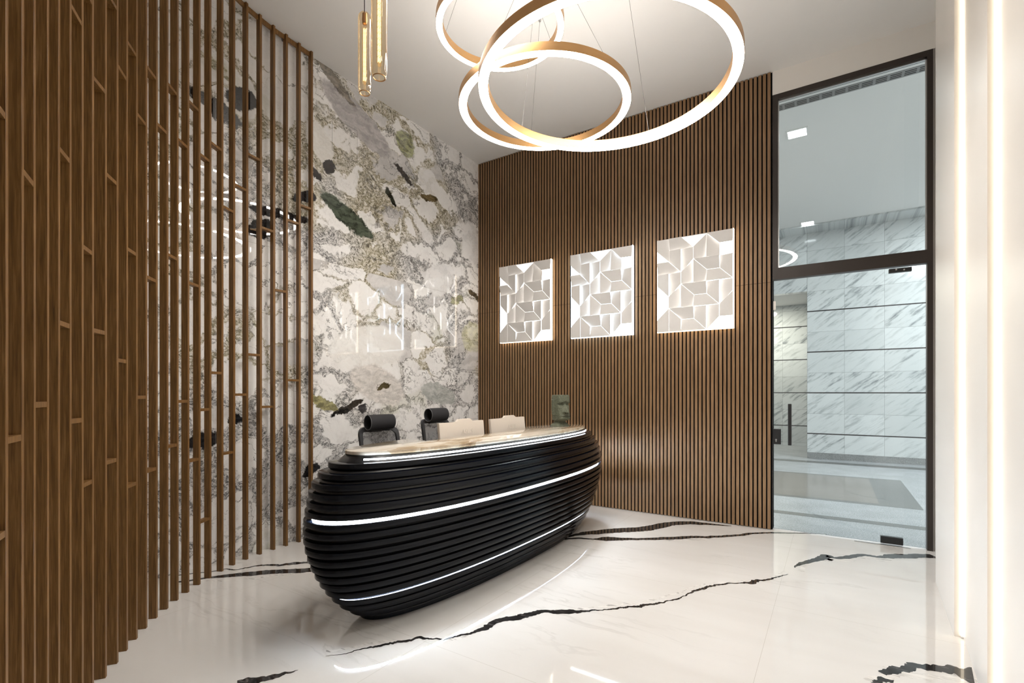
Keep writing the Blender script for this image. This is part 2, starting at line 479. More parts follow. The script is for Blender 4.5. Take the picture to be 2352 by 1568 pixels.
# ------------------------------------------------------------------ mesh helpers
def obj(name, bm, mat, parent=None, smooth=None, loc=None):
    me = bpy.data.meshes.new(name)
    bmesh.ops.recalc_face_normals(bm, faces=bm.faces)
    bm.to_mesh(me); bm.free()
    for mm in (mat if isinstance(mat, (list, tuple)) else [mat]):
        me.materials.append(MAT[mm] if isinstance(mm, str) else mm)
    if smooth is not None:
        me.polygons.foreach_set('use_smooth', [True] * len(me.polygons))
        me.set_sharp_from_angle(angle=math.radians(smooth))
    o = bpy.data.objects.new(name, me); C.objects.link(o)
    if parent: o.parent = parent
    if loc: o.location = loc
    return o


def thing(name, label, cat, loc=(0, 0, 0), rz=0.0, group=None):
    o = bpy.data.objects.new(name, None); C.objects.link(o)
    o.empty_display_size = 0.1
    o.location = loc; o.rotation_euler = (0, 0, rz)
    return tag(o, label, cat, group)


def tag(o, label, cat, group=None):
    o['label'] = label; o['category'] = cat
    if group: o['group'] = group
    return o


def struct(name, bm, mat, smooth=None):
    o = obj(name, bm, mat, smooth=smooth); o['kind'] = 'structure'
    return o


def box(bm, x0, y0, z0, x1, y1, z1, mi=0):
    v = [bm.verts.new(p) for p in ((x0, y0, z0), (x1, y0, z0), (x1, y1, z0), (x0, y1, z0), (x0, y0, z1), (x1, y0, z1), (x1, y1, z1), (x0, y1, z1))]
    for f in ((0, 3, 2, 1), (4, 5, 6, 7), (0, 1, 5, 4), (1, 2, 6, 5), (2, 3, 7, 6), (3, 0, 4, 7)):
        fc = bm.faces.new([v[i] for i in f]); fc.material_index = mi
    return v


def obox(bm, o, ax, ay, az, bev=0.0):
    """box from a corner o and three edge vectors"""
    o, ax, ay, az = Vector(o), Vector(ax), Vector(ay), Vector(az)
    v = [bm.verts.new(o + ax * i + ay * j + az * k) for k in (0, 1) for (i, j) in ((0, 0), (1, 0), (1, 1), (0, 1))]
    fs = []
    for f in ((0, 3, 2, 1), (4, 5, 6, 7), (0, 1, 5, 4), (1, 2, 6, 5), (2, 3, 7, 6), (3, 0, 4, 7)):
        fs.append(bm.faces.new([v[i] for i in f]))
    if bev:
        es = list({e for f in fs for e in f.edges})
        bmesh.ops.bevel(bm, geom=es, offset=bev, segments=2, profile=0.5, affect='EDGES')


def bbox(x0, y0, z0, x1, y1, z1, bev=0.0, seg=2):
    bm = bmesh.new(); box(bm, x0, y0, z0, x1, y1, z1)
    if bev: bmesh.ops.bevel(bm, geom=list(bm.edges), offset=bev, segments=seg, profile=0.5, affect='EDGES')
    return bm


def loft(bm, rings, close=True, cap=True):
    R = [[bm.verts.new(p) for p in r] for r in rings]
    n = len(R[0])
    for a, b in zip(R, R[1:]):
        for i in range(n if close else n - 1):
            j = (i + 1) % n
            bm.faces.new((a[i], a[j], b[j], b[i]))
    if cap and close:
        bm.faces.new(list(reversed(R[0]))); bm.faces.new(R[-1])
    return R


def lathe(bm, prof, seg=24, c=(0, 0, 0), cap=True):
    rings = []
    for r, z in prof:
        rings.append([(c[0] + r * math.cos(2 * PI * i / seg), c[1] + r * math.sin(2 * PI * i / seg), c[2] + z) for i in range(seg)])
    loft(bm, rings, True, cap)


def tube(bm, pts, r, seg=8, closed=False):
    pts = [Vector(p) for p in pts]; n = len(pts); rings = []
    up = Vector((0, 0, 1))
    prev = None
    for i, p in enumerate(pts):
        a = pts[i - 1] if (i or closed) else p
        b = pts[(i + 1) % n] if (i < n - 1 or closed) else p
        t = (b - a).normalized()
        if prev is None:
            u = t.cross(up)
            if u.length < 1e-3: u = t.cross(Vector((1, 0, 0)))
        else:
            u = prev - t * prev.dot(t)
        u.normalize(); prev = u
        v = t.cross(u)
        rr = r[i] if isinstance(r, (list, tuple)) else r
        rings.append([p + (u * math.cos(2 * PI * k / seg) + v * math.sin(2 * PI * k / seg)) * rr for k in range(seg)])
    if closed: rings.append(rings[0])
    loft(bm, rings, True, not closed)
    if closed: bmesh.ops.remove_doubles(bm, verts=bm.verts, dist=1e-6)


# ------------------------------------------------------------------ setting: room shell
T = 0.12
struct('floor', bbox(XL - T, YN - T, -0.1, XR + 0.3, YB + 0.07, 0.0), 'floor')
struct('ceiling', bbox(XL - T, YN - T, ZC, XR + 0.3, YB + 0.14, ZC + 0.12), 'ceiling')
wl = struct('wall_left', bbox(XL - T, YN - T, 0, XL, YB + 0.14, ZC), 'breccia')
struct('wall_front', bbox(XL, YN - T, 0, XR + 0.3, YN, ZC), 'white_wall')
wr = struct('wall_right', bbox(XR, YN, 0, XR + 0.2, YB + 0.02, ZC), 'white_wall')

# slat-clad back wall
SLAT_R = -0.527
wb = struct('wall_back', bbox(XL, YB + 0.02, 0, -0.512, YB + 0.14, ZC), 'white_wall')
bm = bbox(XL + 0.001, YB + 0.002, 0.002, -0.513, YB + 0.019, ZC - 0.004)
box(bm, -0.5119, YB + 0.0195, 0.002, -0.5108, YB + 0.138, ZC - 0.004)
ob = obj('felt_backing', bm, 'felt', wb)
PITCH, SW = 0.042, 0.029
SEAM = 2.524
def slat(bm, x0, x1, z0, z1):
    # veneered face on a black core
    ya, yb_ = YB - 0.018, YB + 0.0015
    n0_ = len(bm.faces)
    box(bm, x0, ya, z0, x1, yb_, z1, 1)
    bm.faces.ensure_lookup_table()
    bm.faces[n0_ + 2].material_index = 0


for zz0, zz1, nm in ((0.006, SEAM - 0.0012, 'slat_cladding'), (SEAM + 0.0012, ZC - 0.006, 'slat_cladding')):
    bm = bmesh.new()
    k = 0
    while True:
        x1 = SLAT_R - k * PITCH; x0 = x1 - SW
        if x0 < XL + 0.004: break
        slat(bm, x0, x1, zz0, zz1)
        k += 1
    if x1 - (XL + 0.002) > 0.006: slat(bm, XL + 0.003, x1, zz0, zz1)
    o = obj(nm, bm, ['slat_wood', 'felt'], wb)

# wall over and beside the door
DX0, DX1 = -0.512, 0.745          # opening
ZT0, ZT1, ZTOP = 2.548, 2.665, 4.43
struct('wall_over_door', bbox(DX0, YB + 0.0, ZTOP, XR, YB + 0.14, ZC), 'white_wall')

struct('wall_door_jamb', bbox(0.7465, YB + 0.021, 0, XR + 0.3, YB + 0.14, ZTOP - 0.001), 'white_wall')

# transom window over the door
win = bpy.data.objects.new('window_1', None); C.objects.link(win); win['kind'] = 'structure'
fy0, fy1 = YB - 0.005, YB + 0.075
bm = bmesh.new()
box(bm, -0.510, fy0, ZTOP - 0.055, DX1, fy1, ZTOP - 0.0015)
box(bm, -0.510, fy0, ZT0, DX1 - 0.04, fy1, ZT1)
box(bm, -0.510, fy0, ZT1, -0.462, fy1, ZTOP - 0.055)
box(bm, 0.705, fy0, 0.0005, DX1, fy1, ZTOP - 0.055)
obj('window_frame', bm, 'frame', win)
bm = bmesh.new()
g0, g1 = -0.462, 0.705
gy = YB + 0.030
for (a, b, c_, d) in ((g0, ZT1, g0 + 0.008, ZTOP - 0.055), (g1 - 0.010, ZT1, g1, ZTOP - 0.055), (g0, ZTOP - 0.068, g1, ZTOP - 0.055)):
    box(bm, a, gy - 0.012, b, c_, gy + 0.012, d)
obj('glazing_bead', bm, 'steel', win)
obj('window_pane', bbox(g0 + 0.004, gy - 0.004, ZT1, g1 - 0.004, gy + 0.004, ZTOP - 0.06), 'door_glass', win)

# glass door
dr = bpy.data.objects.new('door_1', None); C.objects.link(dr); dr['kind'] = 'structure'
obj('door_leaf', bbox(-0.505, gy - 0.005, 0.012, 0.697, gy + 0.005, ZT0 - 0.008, 0.001, 1), 'door_glass', dr)


def at_door(px, py): return on_y(px, py, gy)


def door_box(x0, y0, x1, y1, dy0, dy1, bev=0.003):
    a, b = at_door(x0, y1), at_door(x1, y0)
    return bbox(a.x, gy + dy0, a.z, b.x, gy + dy1, b.z, bev)


o = obj('patch_fitting', door_box(2041, 613, 2094, 628, -0.022, 0.022), 'black_metal', dr); o['label'] = 'black patch fitting at the top of the glass door'
for qx in (2058, 2076):
    q = at_door(qx, 620); bm = bmesh.new(); lathe(bm, [(0.001, 0), (0.007, 0), (0.007, 0.003), (0.001, 0.003)], 12)
    bmesh.ops.rotate(bm, verts=bm.verts, matrix=Matrix.Rotation(PI / 2, 3, 'X')); bmesh.ops.translate(bm, verts=bm.verts, vec=(q.x, gy - 0.022, q.z))
    obj('screw', bm, 'steel', o)
a = at_door(2022, 1250); b = at_door(2074, 1231)
o = obj('patch_fitting', bbox(a.x, gy - 0.024, 0.012, b.x, gy + 0.024, 0.075, 0.003), 'black_metal', dr); o['label'] = 'black patch fitting at the foot of the glass door'
o2 = obj('floor_plate', bbox(a.x - 0.20, gy - 0.05, 0.0004, b.x + 0.05, gy - 0.028, 0.004, 0.001), 'steel', dr)
q0 = at_door(1775, 1019); q1 = at_door(1794, 985)
lk = obj('lock_case', bbox(-0.507, gy - 0.020, q0.z, q1.x, gy + 0.020, q1.z, 0.002), 'black_metal', dr)
bm = bmesh.new(); lathe(bm, [(0.0005, 0), (0.0085, 0), (0.0085, 0.004), (0.0005, 0.004)], 16)
box(bm, -0.005, -0.022, 0.0, 0.005, -0.004, 0.004)
bmesh.ops.rotate(bm, verts=bm.verts, matrix=Matrix.Rotation(PI / 2, 3, 'X')); q = at_door(1783, 1010); bmesh.ops.translate(bm, verts=bm.verts, vec=(q.x, gy - 0.0195, q.z + 0.004))
obj('keyhole', bm, 'steel', lk)
q0 = at_door(1815, 1021); q1 = at_door(1815, 927)
hd = obj('pull_handle', bbox(q0.x - 0.016, gy - 0.075, q0.z, q0.x + 0.016, gy - 0.050, q1.z, 0.004), 'black_metal', dr)
bm = bmesh.new()
for zz in (q0.z + 0.06, q1.z - 0.06): box(bm, q0.x - 0.008, gy - 0.052, zz - 0.008, q0.x + 0.008, gy - 0.0045, zz + 0.008)
obj('handle_stud', bm, 'black_metal', hd)
q = at_door(1778, 702)
obj('sticker', bbox(q.x - 0.006, gy - 0.0062, q.z - 0.045, q.x + 0.016, gy - 0.0052, q.z + 0.045), 'cream_panel', dr)

# right wall: overlapping panels with a step at each near edge
edges = [4.75, 3.756, 2.943, 2.30, 1.55, 0.80, -0.1, -1.2, YN]
for i in range(len(edges) - 1):
    ya, yb = edges[i], edges[i + 1]
    xa, xb = ((0.640, 0.588), (0.628, 0.570), (0.607, 0.555))[min(i, 2)]
    bm = bmesh.new()
    lo = [(XR - 0.002, ya), (xa, ya), (xb, yb + 0.002), (XR - 0.002, yb + 0.002)]
    for z0_, z1_ in ((0.0, ZC),):
        loft(bm, [[(x, y, z0_) for x, y in lo], [(x, y, z1_) for x, y in lo]])
    obj('wall_panel', bm, 'cream_panel', wr)

# hairline outlines of the access hatches in the marble wall
def hatch(corners):
    bm = bmesh.new()
    P = [on_x(x, y, XL) for x, y in corners]
    y0, y1 = P[0].y, P[1].y; z1 = (P[0].z + P[1].z) / 2; z0 = (P[2].z + P[3].z) / 2
    t = 0.0022
    for (a, b, c_, d) in ((y0, z1 - t, y1, z1), (y0, z0, y1, z0 + t), (y0, z0, y0 + t, z1), (y1 - t, z0, y1, z1)):
        box(bm, XL - 0.001, a, b, XL + 0.0006, c_, d)
    return obj('hatch_joint', bm, 'felt', wl)
hatch([(762.7, 269.6), (820.6, 299), (820, 372), (762.7, 346)])
hatch([(1053.6, 776.3), (1097, 783), (1097, 850), (1054, 849)])
hatch([(1075.7, 925), (1098, 924), (1098, 962), (1076, 962)])

# ------------------------------------------------------------------ floor veins (inlaid in the tile surface)
fl = bpy.data.objects['floor']


def fractal(n, amp, seed):
    rnd = random.Random(seed)
    out = [0.0] * n
    f = 3
    a = amp
    while f < n:
        ph = [rnd.uniform(-1, 1) for _ in range(f + 2)]
        for i in range(n):
            t = i / (n - 1) * f
            k = int(t); u = t - k; u = u * u * (3 - 2 * u)
            out[i] += a * (ph[k] * (1 - u) + ph[k + 1] * u)
        f *= 2; a *= 0.74
    return out


def vein(pix, widths, seed, zoff=0.00035, mat='vein', jag=0.5, wmul=1.0):
    """a dark vein along floor points read from the photograph, widths in metres"""
    P = [on_floor(*p) for p in pix]
    pts, ws = [], []
    for i in range(len(P) - 1):
        seglen = (P[i + 1] - P[i]).length
        n = max(4, int(seglen / 0.008))
        for k in range(n):
            t = k / n
            pts.append(P[i].lerp(P[i + 1], t)); ws.append(widths[i] * (1 - t) + widths[i + 1] * t)
    pts.append(P[-1]); ws.append(widths[-1])
    n = len(pts)
    # soften the corners
    for _ in range(3):
        pts = [pts[0]] + [(pts[i - 1] + pts[i] * 2 + pts[i + 1]) / 4 for i in range(1, n - 1)] + [pts[-1]]
    w0 = max(widths)
    na, nb, nc = fractal(n, 0.42 * jag, seed), fractal(n, 0.42 * jag, seed + 50), fractal(n, 0.018 * jag * 2, seed + 99)
    bm = bmesh.new(); rows = []
    for i in range(n):
        a = pts[max(0, i - 2)]; b = pts[min(n - 1, i + 2)]
        t = (b - a); t.z = 0; t.normalize(); nrm = Vector((-t.y, t.x, 0))
        wa = ws[i] * wmul * max(0.06, 0.5 + na[i]); wb_ = ws[i] * wmul * max(0.06, 0.5 + nb[i])
        c_ = pts[i] + nrm * nc[i] * min(1, ws[i] / 0.03 + 0.3)
        l, r = c_ + nrm * wa, c_ - nrm * wb_
        rows.append((bm.verts.new((l.x, l.y, zoff)), bm.verts.new((r.x, r.y, zoff))))
    for a, b in zip(rows, rows[1:]): bm.faces.new((a[0], b[0], b[1], a[1]))
    for f in bm.faces:
        f.normal_update()
        if f.normal.z < 0: f.normal_flip()
    me = bpy.data.meshes.new('marble_vein'); bm.to_mesh(me); bm.free(); me.materials.append(MAT[mat])
    o = bpy.data.objects.new('marble_vein', me); C.objects.link(o); o.parent = fl
    return o


# long diagonal vein in the foreground
D1 = [(748, 1505), (790, 1499), (815, 1491), (850, 1480), (905, 1470), (930, 1467), (960, 1463), (1000, 1466), (1040, 1463), (1085, 1451), (1120, 1437), (1135, 1431), (1200, 1419), (1258, 1404), (1300, 1401), (1345, 1398), (1390, 1396), (1430, 1390), (1475, 1386), (1520, 1378), (1570, 1364), (1600, 1353), (1650, 1342), (1700, 1339), (1728, 1338), (1760, 1333), (1790, 1326), (1813, 1319)]
W1 = [0.004, 0.008, 0.010, 0.018, 0.020, 0.034, 0.040, 0.020, 0.016, 0.020, 0.034, 0.030, 0.034, 0.036, 0.050, 0.022, 0.014, 0.026, 0.040, 0.032, 0.040, 0.040, 0.022, 0.010, 0.034, 0.016, 0.012, 0.003]
vein(D1, W1, 3, 0.0006, jag=0.9)
vein([(p[0], p[1] - 3) for p in D1], [0.05] * len(D1), 21, 0.00032, 'vein_grey', 0.9, 0.45)
# its continuation towards the door
D2 = [(1828, 1304), (1850, 1296), (1880, 1286), (1897, 1275), (1915, 1281), (1945, 1281), (1985, 1275), (2020, 1281), (2040, 1280), (2060, 1276), (2100, 1275), (2144, 1276)]
W2 = [0.008, 0.05, 0.07, 0.07, 0.035, 0.05, 0.05, 0.045, 0.07, 0.10, 0.085, 0.11]
vein(D2, W2, 5, 0.0006, jag=0.4)
vein([(p[0], p[1] + 4) for p in D2], [0.09] * len(D2), 15, 0.00032, 'vein_grey', 0.9, 0.5)
# the pair in front of the slat wall
D3 = [(1288, 1235), (1320, 1229), (1345, 1224), (1400, 1219), (1450, 1216), (1500, 1210), (1540, 1203), (1590, 1200), (1640, 1204), (1680, 1208)]
vein(D3, [0.05, 0.06, 0.12, 0.15, 0.16, 0.16, 0.17, 0.14, 0.08, 0.02], 7, 0.0006, jag=0.25)
D4 = [(1280, 1239), (1330, 1234), (1362, 1237), (1390, 1236), (1440, 1238), (1500, 1237), (1560, 1234), (1620, 1233), (1680, 1231), (1740, 1224), (1790, 1223), (1850, 1224), (1900, 1226)]
vein(D4, [0.04, 0.05, 0.03, 0.13, 0.07, 0.08, 0.08, 0.06, 0.05, 0.05, 0.045, 0.035, 0.01], 9, 0.0006, jag=0.35)
vein([(p[0], p[1] + 4) for p in D4], [0.10] * len(D4), 33, 0.00032, 'vein_grey', 0.9, 0.5)
# left of the desk, running under the screen
D5 = [(400, 1338), (440, 1333), (480, 1326), (520, 1322), (560, 1318), (600, 1315), (650, 1312), (700, 1310), (760, 1306), (820, 1302)]
vein(D5, [0.03, 0.035, 0.04, 0.07, 0.085, 0.09, 0.09, 0.085, 0.08, 0.05], 11, 0.0006, jag=0.22)
D6 = [(405, 1322), (450, 1315), (500, 1311), (520, 1306), (545, 1308), (580, 1301), (610, 1297), (640, 1298), (680, 1292), (720, 1293), (780, 1290)]
vein(D6, [0.02, 0.025, 0.02, 0.03, 0.022, 0.02, 0.03, 0.035, 0.05, 0.02, 0.01], 13, 0.0006, jag=0.5)
vein([(p[0], p[1] + 7) for p in D5], [0.05] * len(D5), 41, 0.00032, 'vein_grey', 0.9, 0.4)
# lower left corner
vein([(545, 1572), (580, 1563), (610, 1558), (640, 1552), (665, 1544), (684, 1537)], [0.05, 0.05, 0.045, 0.03, 0.018, 0.003], 17, 0.0006, jag=0.4)
# lower right corner
D7 = [(2030, 1548), (2060, 1536), (2100, 1529), (2150, 1531), (2190, 1537), (2235, 1549)]
vein(D7, [0.03, 0.06, 0.075, 0.07, 0.10, 0.15], 19, 0.0006, jag=0.4)
vein([(1990, 1562), (2040, 1550), (2090, 1545), (2130, 1552), (2190, 1556), (2260, 1568)], [0.05, 0.12, 0.12, 0.10, 0.09, 0.06], 43, 0.00032, 'vein_grey', 0.9, 0.6)
vein([(2000, 1566), (2030, 1561), (2052, 1568)], [0.03, 0.05, 0.03], 45, 0.0006, jag=0.6)

# ------------------------------------------------------------------ corridor beyond the glass
YC, XT = 12.25, -0.45
COR_C = 4.82
cf = struct('floor_corridor', bbox(-6.0, YB + 0.072, -0.1, 7.0, 15.6, -0.001), 'granite')
struct('ceiling_corridor', bbox(-6.0, YB + 0.142, COR_C, 7.0, 11.7, COR_C + 0.1), 'ceiling')
struct('ceiling_soffit', bbox(-6.0, 11.702, COR_C - 0.03, 7.0, YC, COR_C + 0.1), 'tile')
struct('wall_corridor_far', bbox(XT, YC, 0, 7.0, YC + 0.2, COR_C + 0.1), 'tile')
struct('wall_corridor_lintel', bbox(-6.0, YC, 3.56, XT - 0.002, YC + 0.2, COR_C + 0.1), 'tile')
struct('wall_corridor_recess', bbox(-6.0, 14.9, 0, 0.6, 15.1, 3.7), 'tile')
struct('wall_corridor_return', bbox(XT + 0.003, YC + 0.202, 0, XT + 0.15, 14.898, 3.7), 'tile')
struct('ceiling_recess', bbox(-6.0, YC + 0.202, 3.70, 0.6, 15.1, 3.8), 'ceiling')
struct('wall_corridor_right', bbox(6.0, YB + 0.142, 0, 6.2, YC - 0.002, COR_C), 'tile')
struct('wall_corridor_left', bbox(-6.0, YB + 0.142, 0, -5.8, 14.898, 3.55), 'tile')
struct('wall_corridor_near', bbox(XR + 0.305, YB + 0.022, 0, 6.0, YB + 0.14, ZC), 'white_wall')
o = struct('baseboard_corridor', bbox(XT, YC - 0.015, 0.0, 6.0, YC - 0.0005, 0.13), 'speckled_granite')


def inlay(poly, mat, z):
    bm = bmesh.new(); v = [bm.verts.new((p.x, p.y, z)) for p in poly]
    f = bm.faces.new(v); f.normal_update()
    if f.normal.z < 0: f.normal_flip()
    me = bpy.data.meshes.new('granite_inlay'); bm.to_mesh(me); bm.free(); me.materials.append(MAT[mat])
    o = bpy.data.objects.new('granite_inlay', me); C.objects.link(o); o.parent = cf


def yband(p0, p1):
    return on_floor(*p0).y, on_floor(*p1).y
ya, yb = yband((1950, 1197), (1950, 1190)); inlay([Vector((-5.5, ya, 0)), Vector((5.5, ya, 0)), Vector((5.5, yb, 0)), Vector((-5.5, yb, 0))], 'dark_granite', 0.0)
yf = on_floor(1920, 1091.5).y; yn = on_floor(1950, 1154).y; xr = on_floor(2121, 1170).x; yi = yn + 0.12
xr0 = on_floor(2121, 1170).x
inlay([Vector((-5.5, yn, 0)), Vector((xr0, yn, 0)), Vector((xr0, yf, 0)), Vector((-5.5, yf, 0))], 'dark_granite', 0.0)
inlay([Vector((-5.5, yi, 0)), Vector((xr0 - 0.42, yi, 0)), Vector((xr0 - 0.42, yf - 0.12, 0)), Vector((-5.5, yf - 0.12, 0))], 'brown_granite', 0.0004)
ya, yb = yband((1950, 1068), (1950, 1063.5)); inlay([Vector((-5.5, ya, 0)), Vector((5.5, ya, 0)), Vector((5.5, yb, 0)), Vector((-5.5, yb, 0))], 'dark_granite', 0.0)

# corridor ceiling: slot diffuser and square downlights
yv = on_y(1789, 248, 6.0); r_ = ray(1789, 248); ydif = r_.y * (COR_C - CAMH) / r_.z
df = thing('slot_diffuser', 'long grey slotted air diffuser in the corridor ceiling above the glass', 'air vent', (0.3, ydif, COR_C))
obj('frame', bbox(-5.0, -0.07, -0.006, 4.0, 0.07, 0.0), simple('grey_aluminium', (0.22, 0.22, 0.22), 0.4, 0.3), df)
bm = bmesh.new()
for rr in (-0.035, 0.0, 0.035):
    x = -4.9
    while x < 3.9:
        box(bm, x, rr - 0.006, -0.0075, x + 0.10, rr + 0.006, -0.0055); x += 0.125
obj('slot', bm, 'felt', df)


def square_downlight(x, y, label):
    t = thing('downlight', label, 'ceiling light', (x, y, COR_C), 0, 'square downlights in the corridor ceiling')
    bm = bmesh.new(); h = 0.125
    for (a, b, c_, d) in ((-h, -h, h, -h + 0.02), (-h, h - 0.02, h, h), (-h, -h + 0.02, -h + 0.02, h - 0.02), (h - 0.02, -h + 0.02, h, h - 0.02)):
        box(bm, a, b, -0.012, c_, d, 0.0)
    obj('frame', bm, 'ceiling', t)
    obj('diffuser', bbox(-h + 0.02, -h + 0.02, -0.008, h - 0.02, h - 0.02, -0.002), 'corridor_glow', t)
    return t


def on_ceiling(px, py, z):
    r = ray(px, py); k = (z - CAMH) / r.z
    return r.x * k, r.y * k
a = on_ceiling(1831, 305, COR_C); square_downlight(a[0], a[1], 'large bright square downlight high behind the transom glass, the nearer of the two')
b = on_ceiling(1855, 512, COR_C); square_downlight(b[0], b[1], 'small bright square downlight low behind the transom glass, the farther of the two')
# unseen area lamps, added only to brighten the corridor and its recess
for (x, y, z, p) in ((1.9, 7.6, COR_C - 0.03, 80), (2.6, 10.6, COR_C - 0.03, 96), (-2.8, 8.0, COR_C - 0.03, 80), (-1.6, 13.8, 3.66, 52), (4.6, 9.0, COR_C - 0.03, 80)):
    ld = bpy.data.lights.new('corridor_fill_lamp', 'AREA'); ld.shape = 'SQUARE'; ld.size = 0.5; ld.energy = p; ld.color = (0.93, 0.97, 1.0) if z > 4 else (1.0, 0.93, 0.80)
    lo = bpy.data.objects.new('corridor_fill_lamp', ld); C.objects.link(lo); lo.location = (x, y, z)
# ------------------------------------------------------------------ curved screen of wooden battens
J = {}
J[0] = Vector((-1.933, 0.346)); J[-1] = Vector((-1.811, 0.286))
for k, p in zip(range(1, 9), [(-2.055, .404), (-2.175, .464), (-2.297, .52), (-2.415, .583), (-2.534, .644), (-2.651, .71), (-2.764, .781), (-2.879, .851)]): J[k] = Vector(p)
for k, p in zip(range(9, 27), [(-2.985, .933), (-3.093, 1.015), (-3.203, 1.094), (-3.305, 1.175), (-3.409, 1.26), (-3.510, 1.352), (-3.599, 1.446), (-3.691, 1.543), (-3.775, 1.645), (-3.857, 1.755), (-3.929, 1.863), (-3.998, 1.984), (-4.060, 2.106), (-4.107, 2.237), (-4.138, 2.371), (-4.160, 2.505), (-4.166, 2.630), (-4.172, 2.763)]): J[k] = Vector(p)
J[27] = Vector((-4.175, 2.894))
KS = sorted(J)
TAN = {}
for k in KS:
    a = J[max(k - 2, KS[0])]; b = J[min(k + 2, KS[-1])]
    TAN[k] = (b - a).normalized()
sx, sy = J[15]
scr = thing('batten_screen', 'tall curved screen of brown wooden battens standing at the left before the marble wall', 'room divider', (sx, sy, 0))
BW, BD = 0.022, 0.043


def v3(v, z=0.0): return Vector((v.x - sx, v.y - sy, z))
for k in KS:
    t = TAN[k]; n = Vector((t.y, -t.x))
    bm = bmesh.new()
    obox(bm, v3(J[k]), Vector((t.x, t.y, 0)) * BW, Vector((-n.x, -n.y, 0)) * (0.054 if k <= 11 else BD), Vector((0, 0, ZC - 0.003)), 0.0012)
    o = obj('batten', bm, 'batten_wood', scr)
RUNGS = [(0, 5, 245), (0, 7, 1236), (1, 34, 1008), (2, 64, 409), (3, 95, 929), (5, 145, 356), (5, 147, 745), (6, 174, 34), (6, 175, 966), (7, 207, -14), (7, 201, 574), (7, 202.5, 1110),
         (8, 226, 195), (8, 227, 761.5), (9, 251, 0), (9, 251, 411), (9, 253.5, 1059), (10, 275.8, 167), (10, 277.5, 828.5), (11, 298.6, 112), (11, 300, 578), (11, 303, 1113.6), (12, 321.4, 274), (12, 324, 912),
         (13, 345, 167), (13, 346.7, 640.7), (13, 348.7, 1079), (14, 367, 295), (15, 390, 204.5), (15, 392, 589.6), (15, 395, 1023.5), (16, 416, 329), (16, 417.5, 921.5), (17, 446, 243), (17, 445.4, 653), (17, 446, 1056.5),
         (18, 473, 362), (18, 472, 940.5), (18, 473, 1195), (19, 501, 336), (19, 499, 856), (20, 528.7, 480), (20, 525, 1040), (21, 557, 430), (21, 555, 906), (22, 587.5, 360), (22, 586, 814.5), (23, 617, 526.5), (23, 616.5, 934),
         (24, 646.5, 667.5), (25, 674, 509), (25, 675, 873), (26, 702, 475)]
for k, px, py in RUNGS:
    a = J[k] + TAN[k] * BW; b = J[k + 1]
    mid = (a + b) / 2
    d = mid.x * VX[1] + mid.y * VY[1]
    z = CAMH + (HZ - py) * d / F
    t = (b - a); n = Vector((t.y, -t.x)).normalized()
    e = t.normalized() * 0.0005
    a = a + e; t = t - e * 2
    bm = bmesh.new()
    a2 = a - n * 0.001
    obox(bm, v3(a2, z - 0.010), Vector((t.x, t.y, 0)), Vector((-n.x, -n.y, 0)) * (BD - 0.003), Vector((0, 0, 0.020)), 0.0008)
    obj('rung', bm, 'batten_wood', scr)
bm = bmesh.new()
pr = []
for k in KS:
    t = TAN[k]; n = Vector((t.y, -t.x)); c_ = J[k] - n * (BD * 0.5) + t * BW * 0.5
    pr.append([v3(c_ + n * 0.000, ZC - 0.046), v3(c_ - n * 0.017, ZC - 0.046), v3(c_ - n * 0.017, ZC - 0.006), v3(c_ + n * 0.000, ZC - 0.006)])
loft(bm, pr)
obj('top_rail', bm, 'batten_wood', scr)

# ------------------------------------------------------------------ reception desk
DXC, DYC, DPHI, DP = -2.3764, 3.4088, -0.0295, 2.35
ZK = [0, .15, .35, .55, .75, .9, 1.05]
AK = [1.337, 1.532, 1.674, 1.732, 1.711, 1.660, 1.473]
BK = [0.251, 0.335, 0.400, 0.458, 0.478, 0.427, 0.314]


def lag(z, V):
    # smooth interpolation through the measured half-axes (Catmull-Rom)
    i = max(0, min(len(ZK) - 2, next((j for j in range(len(ZK) - 1) if z <= ZK[j + 1]), len(ZK) - 2)))
    p1, p2 = V[i], V[i + 1]; h = ZK[i + 1] - ZK[i]; u = (z - ZK[i]) / h
    m1 = (V[i + 1] - V[i - 1]) / (ZK[i + 1] - ZK[i - 1]) * h if i > 0 else (p2 - p1)
    m2 = (V[i + 2] - V[i]) / (ZK[i + 2] - ZK[i]) * h if i + 2 < len(V) else (p2 - p1)
    return (2 * u**3 - 3 * u**2 + 1) * p1 + (u**3 - 2 * u**2 + u) * m1 + (-2 * u**3 + 3 * u**2) * p2 + (u**3 - u**2) * m2


NU0, NV0, NV1 = -0.070, -0.760, 0.735     # the sitters' bay cut into the back


def outline(z, off=0.0, n=200, notch=True):
    a = lag(z, AK) + off; b = lag(z, BK) + off
    e = 2.0 / DP
    pts = []
    def P(th):
        s_, c_ = math.sin(th), math.cos(th)
        return (b * math.copysign(abs(s_) ** e, s_), a * math.copysign(abs(c_) ** e, c_))
    full = [P(PI - 2 * PI * (i + 0.5) / n) for i in range(n)]    # starts at the near tip, along the front (u > 0), back behind
    front = [p for p in full[:n // 2]]
    back = full[n // 2:]
    if not notch: return front + back
    far = [p for p in back if p[1] > NV1]
    near = [p for p in back if p[1] < NV0]
    return front + far + [(far[-1][0], NV1), (NU0, NV1), (NU0, NV0), (near[0][0], NV0)] + near


